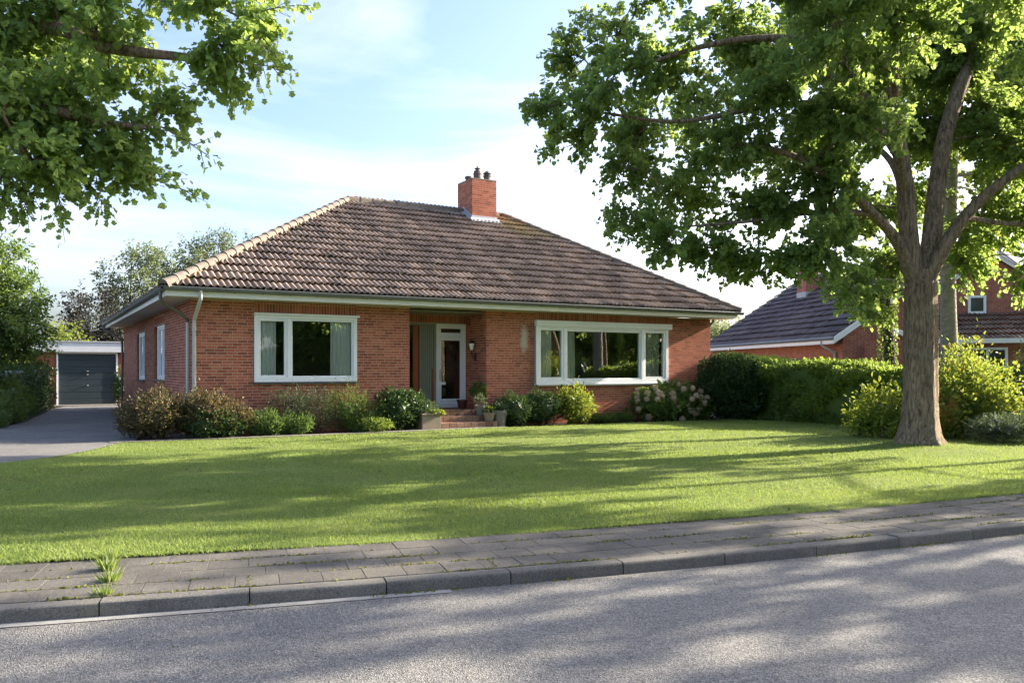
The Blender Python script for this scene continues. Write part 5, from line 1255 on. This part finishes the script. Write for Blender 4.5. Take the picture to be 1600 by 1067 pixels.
# ------------------------------------------------------------------ trees
def make_tree(name, label, base, trunk_paths, lobes, mat, bark, seed, per=60, nleaf=18, size=.12, tmpl=T_MAPLE_S, L=(.35, .75), droop=.35, extra=None, leaf_objs=0, group=None, flat=.45, shell=.45, branch_r=.035, out=.5, size_var=.25, hubs=None):
    g = np.random.default_rng(seed); root = thing(name, label, 'tree', (base[0], base[1], .08), 0, group); off = np.array([base[0], base[1], .08])
    m = MB(); nodes = []
    for path, r0, r1, n_, kind in trunk_paths:
        c = curve(path, 10); rr = np.linspace(1, 0, len(c)) ** .8 * (r0 - r1) + r1
        if kind == 'trunk':
            hz = c[:, 2] - c[0, 2]; rr = rr * (1 + .62 * np.exp(-hz / .30))
            an = np.arange(n_) * 2 * pi / n_
            jit = [1 + .05 * np.sin(an * 5 + .6 * z) + .035 * np.sin(an * 9 - z) + .17 * np.exp(-z / .35) * np.sin(an * 4 + 1) + .02 * g.normal(size=n_) for z in hz]
            m.tube(c - off, rr, n_, jit=jit)
        else: m.tube(c - off, rr, n_)
        nodes.append(np.c_[c, rr])
    nodes = np.concatenate(nodes)
    lobes = np.array(lobes, float)
    todo = [(l_, True) for l_ in np.array(hubs, float)] if hubs is not None else []
    todo += [(l_, False) for l_ in lobes]
    for lb_, hub in todo:
        c = lb_[:3]; dz = nodes[:, :3]; dist = np.linalg.norm(dz - c, axis=1) + np.maximum(0, dz[:, 2] - c[2]) * 1.5
        k = np.argmin(dist); s_ = nodes[k]
        if dist[k] < .15: continue
        mid = s_[:3] * .5 + c * .5 + np.array([0, 0, .12 * dist[k]]) + g.normal(0, .06 * min(dist[k], 2), 3)
        cv = curve([s_[:3], mid, c], 6); r0 = min(s_[3] * .6, branch_r * (.6 + .5 * dist[k])); m.tube(cv - off, np.linspace(r0, .016 if hub else .009, len(cv)), 6)
        if hub: nodes = np.concatenate([nodes, np.c_[cv[3:], np.linspace(r0, .016, len(cv))[3:]]])
    P, D, Nn, S, P1, P0, Cc = crown(lobes, base, per, nleaf, size, L, droop, g, shell=shell, flat=flat, out=out, size_var=size_var)
    tw = [prisms(P0 - off, P1 - off, np.full(len(P0), .006 * size / .12), np.full(len(P0), .0025 * size / .12))]
    sel = g.random(len(P0)) < .35; Cs = Cc[sel] * .9 + P0[sel] * .1
    tw.append(prisms(Cs - off, P0[sel] - off, np.full(sel.sum(), .010 * size / .12), np.full(sel.sum(), .006 * size / .12)))
    if extra is not None:   # explicit sprays: list of polylines
        for pth in extra:
            c = curve(pth, 12); m.tube(c - off, np.linspace(.011, .003, len(c)), 5); nn = len(c)
            idx = np.arange(1, nn, 2); nk = len(idx)
            d_ = nrm(np.gradient(c, axis=0))[idx]; sd = nrm(np.cross(d_, [0, 0, 1.0]) + g.normal(size=(nk, 3)) * .5) * np.where(np.arange(nk) % 2, 1, -1)[:, None]
            dd_ = nrm(d_ * .6 + sd * .8); Ln_ = g.uniform(.12, .30, nk)
            P_, D_, N_2, S_2, P1_ = twig_leaves(c[idx], dd_, Ln_, 5, size, droop, g, .3, flat)
            P = np.concatenate([P, P_]); D = np.concatenate([D, D_]); Nn = np.concatenate([Nn, N_2]); S = np.concatenate([S, S_2])
            tw.append(prisms(c[idx] - off, P1_ - off, np.full(nk, .005), np.full(nk, .002)))
            P_, D_, N_2, S_2, P1_ = twig_leaves(c[-1:], d_[-1:], np.array([.12]), 6, size, droop, g, .3, flat)
            P = np.concatenate([P, P_]); D = np.concatenate([D, D_]); Nn = np.concatenate([Nn, N_2]); S = np.concatenate([S, S_2])
    for V, Fq in tw: m.V.append(V); m.F.setdefault(4, []).extend((Fq + m.n).tolist()); m.n += len(V)
    t = m.build('trunk', bark, root, smooth=True)
    if leaf_objs:
        X = P[:, 0] / np.maximum(P[:, 1], .1) * FPX + CXP; Yp = HOR - (P[:, 2] - CAM_Z) / np.maximum(P[:, 1], .1) * FPX
        vis = (X > 5) & (X < 1595) & (Yp > 5); order = np.argsort(np.where(vis, P[:, 1] / S, 1e9))[:leaf_objs]
        lme = mesh_np('leaf', tmpl[0], tmpl[1]); lme.materials.append(mat)
        for i in order:
            d = nrm(D[i]); x = nrm(np.cross(d, Nn[i])); z = np.cross(x, d)
            o = link('leaf', lme, None, root); o.matrix_local = Matrix.Translation(Vector(P[i] - off)) @ (Matrix((x, d, z)).transposed().to_4x4()) @ Matrix.Scale(float(S[i]), 4)
        keep = np.ones(len(P), bool); keep[order] = False; P, D, Nn, S = P[keep], D[keep], Nn[keep], S[keep]
    V, Fc = leaves(P - off, D, Nn, S, T_MAPLE_S if tmpl is T_MAPLE else tmpl)
    cr = link('crown', mesh_np('crown', V, Fc), mat, root); cr['kind'] = 'stuff'
    return root, len(P)
def sublobes(lobes, k, f, seed, flat=.75):
    g = np.random.default_rng(seed); out_ = []
    for cx, cy, cz, r_ in lobes:
        d = rdir(k, g) * (r_ * (.35 + .5 * g.random(k) ** .6))[:, None]
        for i in range(k): out_.append((cx + d[i, 0], cy + d[i, 1], cz + d[i, 2] * flat, r_ * f * g.uniform(.75, 1.2)))
    return out_
def lob(rows, k=1.0): return [(*at(x, y, Y), r * k * Y / FPX) for x, y, r, Y in rows]

# the big street-side tree on the right
tp = lambda *pts: [at(x, y, Y) for x, y, Y in pts]
b0 = np.array([7.86, 16.3, .10])
main_paths = [
    ([b0, at(1438, 620, 16.3), at(1438, 520, 16.3), at(1438, 455, 16.3), at(1437, 422, 16.3)], .315, .27, 40, 'trunk'),
    (tp((1436, 480, 16.3), (1431, 445, 16.3), (1421, 380, 16.25), (1414, 290, 16.2), (1400, 190, 16.1), (1390, 90, 16.0), (1386, -60, 16), (1390, -240, 16)), .225, .045, 14, 'limb'),
    (tp((1440, 480, 16.3), (1445, 445, 16.3), (1455, 380, 16.4), (1464, 290, 16.6), (1480, 200, 16.8), (1510, 110, 17), (1548, 10, 17.2), (1580, -140, 17.5), (1600, -260, 17.5)), .225, .045, 14, 'limb'),
    (tp((1441, 470, 16.28), (1455, 425, 16.2), (1480, 378, 16.05), (1515, 330, 15.9), (1565, 285, 15.6), (1640, 235, 15.2), (1740, 190, 15)), .165, .03, 12, 'limb'),
    (tp((1435, 470, 16.28), (1422, 425, 16.2), (1400, 375, 16.0), (1365, 335, 15.7), (1310, 285, 15.2), (1230, 240, 14.8), (1130, 220, 14.6)), .14, .025, 12, 'limb'),
    (tp((1396, 140, 16.05), (1365, 88, 15.8), (1290, 68, 15.4), (1190, 60, 15), (1090, 75, 14.8), (985, 110, 14.8)), .11, .02, 10, 'limb'),
    (tp((1405, 215, 16.15), (1370, 165, 16.4), (1300, 120, 16.8), (1220, 80, 17.2), (1120, 20, 17.4)), .09, .02, 10, 'limb'),
    (tp((1410, 255, 16.2), (1370, 200, 15.8), (1310, 165, 15.3), (1210, 165, 14.9), (1060, 190, 15), (930, 175, 15.3)), .08, .02, 10, 'limb'),
    (tp((1470, 250, 16.7), (1500, 160, 17.6), (1530, 90, 18.6), (1560, 20, 19.5)), .09, .03, 10, 'limb'),
    (tp((1418, 330, 16.2), (1390, 250, 17.4), (1330, 210, 18.8), (1240, 190, 20)), .08, .02, 10, 'limb'),
    (tp((1412, 300, 16.2), (1400, 180, 15.0), (1400, 60, 13.6), (1400, -60, 12.6)), .08, .02, 10, 'limb'),
    (tp((1365, 335, 15.7), (1290, 330, 15.4), (1180, 345, 15.2), (1060, 355, 15.2)), .06, .015, 8, 'limb'),
    (tp((1500, 340, 16), (1600, 350, 16), (1700, 330, 16)), .06, .02, 8, 'limb'),
]
main_lobes = lob([
    (900, 85, 40, 16), (868, 168, 36, 15.5), (905, 215, 40, 16), (965, 55, 62, 17), (945, 150, 58, 15), (985, 262, 46, 16), (1000, 340, 40, 15.5), (1048, 368, 36, 15),
    (1015, 195, 72, 17), (1050, 100, 84, 15), (1080, 295, 66, 16.5), (1112, 372, 40, 15), (1150, 405, 28, 15.5), (1140, 220, 84, 15), (1150, 55, 90, 17), (1185, 335, 64, 15.5),
    (1225, 412, 34, 15), (1250, 150, 92, 14.6), (1275, 275, 84, 15), (1290, 385, 60, 15), (1335, 445, 40, 15.5), (1345, 50, 100, 14.8), (1345, 345, 60, 17.5), (1385, 420, 46, 17.8), (1375, 470, 26, 17.5),
    (1450, 80, 104, 18), (1490, 190, 84, 18.4), (1560, 80, 105, 16.5), (1555, 215, 86, 17.5), (1590, 325, 74, 17), (1525, 360, 54, 18.2), (1605, 405, 44, 17), (1505, 415, 34, 18.5),
    (1650, 180, 115, 16), (1690, 320, 100, 16), (1365, 180, 60, 13.8), (1290, 60, 80, 13), (1440, 20, 80, 13),
    (1045, -50, 70, 16), (1150, -90, 90, 15.5), (1300, -130, 105, 15.5), (1450, -150, 110, 16), (1600, -120, 105, 16), (1250, -60, 100, 12.8), (1400, -80, 110, 12.2), (1560, -60, 110, 13),
    (1400, -270, 110, 16), (1540, -270, 110, 16.5), (1740, 60, 90, 16.5),
    (1120, 180, 80, 20), (1250, 240, 84, 20.5), (1400, 130, 90, 21), (1560, 140, 90, 21), (1220, 60, 90, 20.5), (1330, 0, 90, 20.5), (1640, 60, 90, 20.5), (1320, 330, 50, 19), (1425, 310, 50, 19.5), (1500, 40, 90, 19), (1580, 160, 80, 19.5), (1480, 120, 70, 20), (1600, 250, 70, 19), (1560, 20, 90, 18), (1430, 200, 60, 18.5), (1350, 120, 70, 18.5), (1280, 200, 60, 17.5)
], .95)
main_hubs = main_lobes; main_lobes = sublobes(main_lobes, 6, .41, 77)
spr = [tp((905, 150, 15.4), (860, 165, 15.3), (828, 160, 15.2)), tp((930, 215, 16), (880, 232, 15.9), (850, 245, 15.9)), tp((905, 90, 16), (885, 60, 16), (878, 48, 16)), tp((1000, 335, 15.4), (960, 352, 15.4), (935, 290, 15.4)),
       tp((1060, 370, 15), (1100, 395, 15), (1130, 420, 15)), tp((1000, 370, 15.4), (980, 375, 15.3), (955, 365, 15.3)), tp((1150, 400, 15.4), (1175, 425, 15.3), (1210, 440, 15.2)), tp((1250, 420, 15), (1290, 450, 15), (1340, 490, 15)),
       tp((1300, 400, 15), (1330, 450, 14.9), (1350, 500, 14.9)), tp((1560, 420, 17.5), (1580, 455, 17.4), (1600, 470, 17.3))]
big, nl = make_tree('shade_tree', 'big spreading broadleaf tree with thick trunk on the right of the lawn', TREE, main_paths, main_lobes, M['leaf_main'], M['bark'], 101, hubs=main_hubs, size_var=.4, per=160, nleaf=23, size=.080, tmpl=T_BROAD, L=(.22, .5), droop=.4, extra=spr, branch_r=.018, flat=.8)
NLEAF_MAIN = nl
# bare earth round the foot of the trunk is scattered bark
# near maple on the left, its branches reaching into the picture
near_base = np.array([-8.6, 8.6])
nb0 = np.array([-8.6, 8.6, .08])
near_paths = [([nb0, (-8.55, 8.6, 1.5), (-8.5, 8.6, 3.0), (-8.4, 8.6, 5.0), (-8.3, 8.6, 8)], .26, .08, 20, 'trunk'),
    ([(-8.5, 8.6, 2.6), (-7.2, 8.4, 3.6), (-5.6, 8.2, 4.1), at(60, 170, 7.8), at(150, 190, 7.9), at(230, 200, 8)], .10, .02, 10, 'limb'),
    ([(-8.45, 8.6, 3.6), (-6.8, 8.4, 4.8), at(40, 40, 8.1), at(170, 75, 8.1), at(290, 90, 8.1), at(370, 100, 8.1)], .10, .015, 10, 'limb'),
    ([(-8.4, 8.6, 4.4), (-6.6, 8.5, 5.6), at(120, -60, 8.2), at(260, -30, 8.2), at(350, 15, 8.2)], .09, .015, 10, 'limb')]
near_lobes = lob([(40, 50, 95, 8.0), (150, 40, 62, 8.0), (20, 160, 85, 7.5), (110, 150, 70, 8.0), (190, 120, 46, 8.3), (50, 250, 56, 7.6), (125, 235, 56, 8.0), (10, 268, 36, 7.6), (75, 272, 30, 7.8), (190, 205, 36, 8.2),
                  (310, 85, 30, 8.0), (355, 70, 34, 8.0), (385, 25, 40, 8.1), (300, 12, 30, 8.3), (340, 115, 26, 8.1), (260, 160, 26, 8.2), (215, 265, 24, 8.1),
                  (250, -70, 80, 8.3), (380, -70, 60, 8.3), (120, -80, 100, 8.2), (-80, 60, 80, 8), (-70, 200, 70, 8), (-100, -60, 90, 8.5), (60, 110, 60, 9.2), (130, 70, 50, 9.4), (30, 210, 50, 9), (-220, 50, 90, 8.6), (-180, 220, 70, 8.6), (0, -180, 90, 8.5), (-200, -180, 90, 8.7), (-380, -60, 110, 8.6)])
near_hubs = near_lobes; near_lobes = sublobes(near_lobes, 4, .52, 78)
spr = [tp((200, 180, 8), (265, 205, 8), (328, 245, 8)), tp((180, 250, 8), (240, 280, 8), (296, 300, 8)), tp((330, 85, 8), (390, 100, 8), (436, 105, 8)), tp((370, 30, 8.1), (420, 15, 8.1), (468, 8, 8.1)), tp((70, 280, 7.8), (90, 305, 7.8), (95, 330, 7.8)), tp((130, 280, 8), (150, 300, 8), (160, 320, 8)),
       tp((10, 280, 7.6), (5, 305, 7.6), (0, 325, 7.6)), tp((340, 60, 8), (400, 60, 8), (428, 85, 8)), tp((250, 130, 8.2), (240, 180, 8.2), (255, 215, 8.2)), tp((300, 20, 8.2), (270, 10, 8.2), (250, 0, 8.2)), tp((60, 290, 7.7), (45, 312, 7.7), (35, 328, 7.7))]
make_tree('maple_tree', 'near maple whose leafy branches hang in at the top left', near_base, near_paths, near_lobes, M['leaf_near'], M['bark'], 102, hubs=near_hubs, per=470, nleaf=15, size=.062, tmpl=T_MAPLE, L=(.12, .32), droop=.5, extra=spr, leaf_objs=300, branch_r=.02, flat=.85, size_var=.4)

def simple_tree(name, label, x, y, H, lobes, mat, bark, seed, r=.16, **kw):
    zt = max(l[2] for l in lobes)
    paths = [([(x, y, .05), (x + .05, y, H * .3), (x - .05, y, H * .6), (x, y, H * .92)], r, .03, 10, 'limb')]
    return make_tree(name, label, (x, y), paths, lobes, mat, bark, seed, **kw)[0]
# left big garden tree beyond the hedge
gx, gy = -16.9, 27.2
simple_tree('garden_tree', 'dense green tree at the left edge above the driveway hedge', gx, gy, 5.5, lob([(0, 400, 46, 24), (-20, 450, 60, 23.5), (25, 465, 52, 24), (45, 515, 38, 23.5), (10, 530, 50, 23.5), (62, 555, 22, 24.5), (-50, 520, 80, 24), (-70, 420, 80, 24), (-10, 500, 60, 22.8)]), M['leaf_mid'], M['bark_dark'], 110, per=150, nleaf=14, size=.11, tmpl=T_OVATE, L=(.2, .5))
# far trees behind garage and roof
FAR = 'trees beyond the bungalow'
def far_tree(label, x, ytop, ybot, wpx, Y, mat, seed, conif=False, name='far_tree', n=9, per=9, size=.22):
    g = np.random.default_rng(seed); X = (x - CXP) / FPX * Y; lobs = []
    for i in range(n):
        t = (i + .5) / n; yy = ytop + (ybot - ytop) * t; w_ = wpx / 2 * ((.15 + .85 * t) if conif else (.35 + .65 * sin(pi * min(1, .25 + .6 * t))))
        for k in range(2): lobs.append((*at(x + g.uniform(-w_, w_) * .8, yy, Y + g.uniform(-1, 1)), max(.35, w_ * .62 * Y / FPX)))
    simple_tree(name, label, X, Y, at(x, ytop, Y)[2], lobs, mat, M['bark_dark'], seed, r=.10, per=per, nleaf=12, size=size, tmpl=T_OVATE, L=(.5, 1.1), group=FAR, droop=.2)
far_tree('dark copper leaved conical tree behind the left part of the garage roof', 125, 462, 560, 60, 52, M['leaf_purple'], 120, True, per=70)
far_tree('taller dark copper tree just left of the bungalow eave above the garage', 168, 458, 560, 66, 54, M['leaf_purple'], 121, True, per=70)
far_tree('pale airy tree rising left of the bungalow roof', 205, 395, 520, 80, 60, M['leaf_pale'], 122, n=10, per=16)
far_tree('second pale airy tree behind the lower end of the left hip', 245, 392, 520, 70, 62, M['leaf_pale'], 123, n=10, per=16)
far_tree('green tree top showing above the left hip of the roof', 322, 372, 520, 84, 64, M['leaf_pale'], 124, n=10, per=24)
far_tree('small far tree top peeping over the left hip', 397, 366, 520, 24, 75, M['leaf_pale'], 125, n=8, per=24)
far_tree('pale green tree between the bungalow eave and the blue roof', 1140, 502, 560, 70, 52, M['leaf_pale'], 126, n=7, per=24)
far_tree('yellow green tree low behind the garage roof', 100, 515, 570, 50, 46, M['leaf_bright'], 127, n=6, per=20)
# neighbour garden trees on the right
ix, iy, _ = at(1387, 560, 24.0)
it = simple_tree('ivy_tree', 'slim ivy covered trunk left of the big trunk behind the hedge', ix, iy, 6.5, lob([(1385, 440, 40, 24), (1360, 410, 50, 24.5), (1420, 400, 60, 24.5), (1390, 340, 60, 24.5)]), M['leaf_main'], M['bark_dark'], 130, r=.20, per=16, nleaf=14, size=.14)
g = np.random.default_rng(3); n_ = 1500; a = g.uniform(0, 2 * pi, n_); z = g.uniform(.2, 4.4, n_); d = np.c_[np.cos(a), np.sin(a), np.zeros(n_)]
V_, F_ = leaves(d * g.uniform(.20, .27, (n_, 1)) + np.c_[np.zeros((n_, 2)), z], nrm(d * .3 + np.array([0, 0, -.7]) + g.normal(size=(n_, 3)) * .3), nrm(d + g.normal(size=(n_, 3)) * .3), g.uniform(.05, .10, n_), T_ROUND)
f = link('ivy', mesh_np('ivy', V_, F_), M['leaf_hedge'], it); f['kind'] = 'stuff'
pxx, pyy, _ = at(1483, 580, 20.8)
paths = [([(pxx, pyy, .05), (pxx, pyy, 2), (pxx - .02, pyy, 4), (pxx + .1, pyy, 7)], .235, .12, 16, 'limb')]
make_tree('pale_trunk_tree', 'tree with smooth pale grey trunk just right of the big trunk', (pxx, pyy), paths, lob([(1520, 370, 44, 21), (1470, 360, 60, 21.5), (1580, 350, 56, 21), (1530, 300, 80, 21.5), (1460, 260, 80, 22), (1600, 270, 80, 21.5)]), M['leaf_gold'], M['bark_pale'], 131, per=12, nleaf=14, size=.14, tmpl=T_MAPLE_S)

# trees outside the frame: they shade road and lawn and stand in the window reflections
def round_lobes(x, y, z, rx, rz, n, seed, r=(1.0, 1.7)):
    g = np.random.default_rng(seed); d = rdir(n, g); q = g.uniform(.55, 1, n)
    return [(x + d[i, 0] * rx * q[i], y + d[i, 1] * rx * q[i], z + d[i, 2] * rz * q[i], g.uniform(*r)) for i in range(n)]
AV = 'street trees along the road'
st1 = make_tree('street_tree', 'street tree on the verge to the right, known by its shade', (18.4, 15.2), [([(18.4, 15.2, .05), (18.35, 15.0, 2.5), (18.2, 14.2, 5), (18.0, 13.2, 8.5)], .28, .05, 12, 'limb')],
                round_lobes(18.0, 12.7, 7.2, 3.5, 3.4, 17, 201, (.5, 1.0)), M['leaf_main'], M['bark'], 201, per=34, nleaf=14, size=.17, tmpl=T_MAPLE_S, group=AV)[0]
make_tree('slender_tree', 'slender open crowned tree right of the lawn, known by its streaks of shade', (17.4, 18.2), [([(17.4, 18.2, .05), (17.4, 18.1, 3), (17.45, 17.8, 6), (17.4, 17.6, 9.5)], .15, .03, 10, 'limb')],
          round_lobes(17.4, 17.6, 6.6, 2.6, 3.2, 9, 203, (.4, .7)), M['leaf_main'], M['bark'], 203, per=50, nleaf=14, size=.15, tmpl=T_MAPLE_S, group=AV)
st2 = simple_tree('verge_tree', 'bushy tree across the road whose low crown fills the left window reflection', 20.0, -5.5, 8, round_lobes(20.0, -5.5, 4.6, 3.6, 3.6, 34, 202, (1.0, 1.7)), M['leaf_near'], M['bark'], 202, r=.25, per=30, nleaf=14, size=.2, tmpl=T_MAPLE_S, group=AV)
def copy_tree(o, loc, rz, label):
    c = o.copy(); COL.objects.link(c); c.location = loc; c.rotation_euler = (0, 0, rz); c['label'] = label
    for ch in o.children:
        k = ch.copy(); COL.objects.link(k); k.parent = c
    return c
copy_tree(st2, (25.5, -2.5, .08), 2.0, 'bushy tree across the road, second from the left in the reflections')
copy_tree(st2, (14.2, -9.0, .08), 4.1, 'bushy tree across the road behind the camera')
copy_tree(st2, (31.5, 9.5, .08), 1.1, 'bushy tree far along the road, reflected in the picture window')
copy_tree(st2, (38.5, 12.5, .08), 3.1, 'bushy tree furthest right in the picture window reflection')
copy_tree(st2, (36.5, 19.0, .08), 0.4, 'bushy tree on the house side far to the right')
copy_tree(st2, (31.0, 1.0, .08), 2.6, 'bushy tree on the opposite verge between its two neighbours')
copy_tree(st2, (39.0, 4.0, .08), 5.3, 'bushy tree furthest along the opposite verge')
hedge('roadside_hedge', 'long hedge across the road that the windows reflect', [(6, -9), (20, -5.5), (34, .5), (50, 8)], 2.6, 1.4, 12000, .16, T_OVATE, M['leaf_hedge'], 210)
print('grass blades', N_GRASS, 'main leaves', NLEAF_MAIN, 'tris', sum(sum(len(p.vertices) - 2 for p in me.polygons) if len(me.polygons) < 2000 else int(len(me.loops) - 2 * len(me.polygons)) for me in bpy.data.meshes))
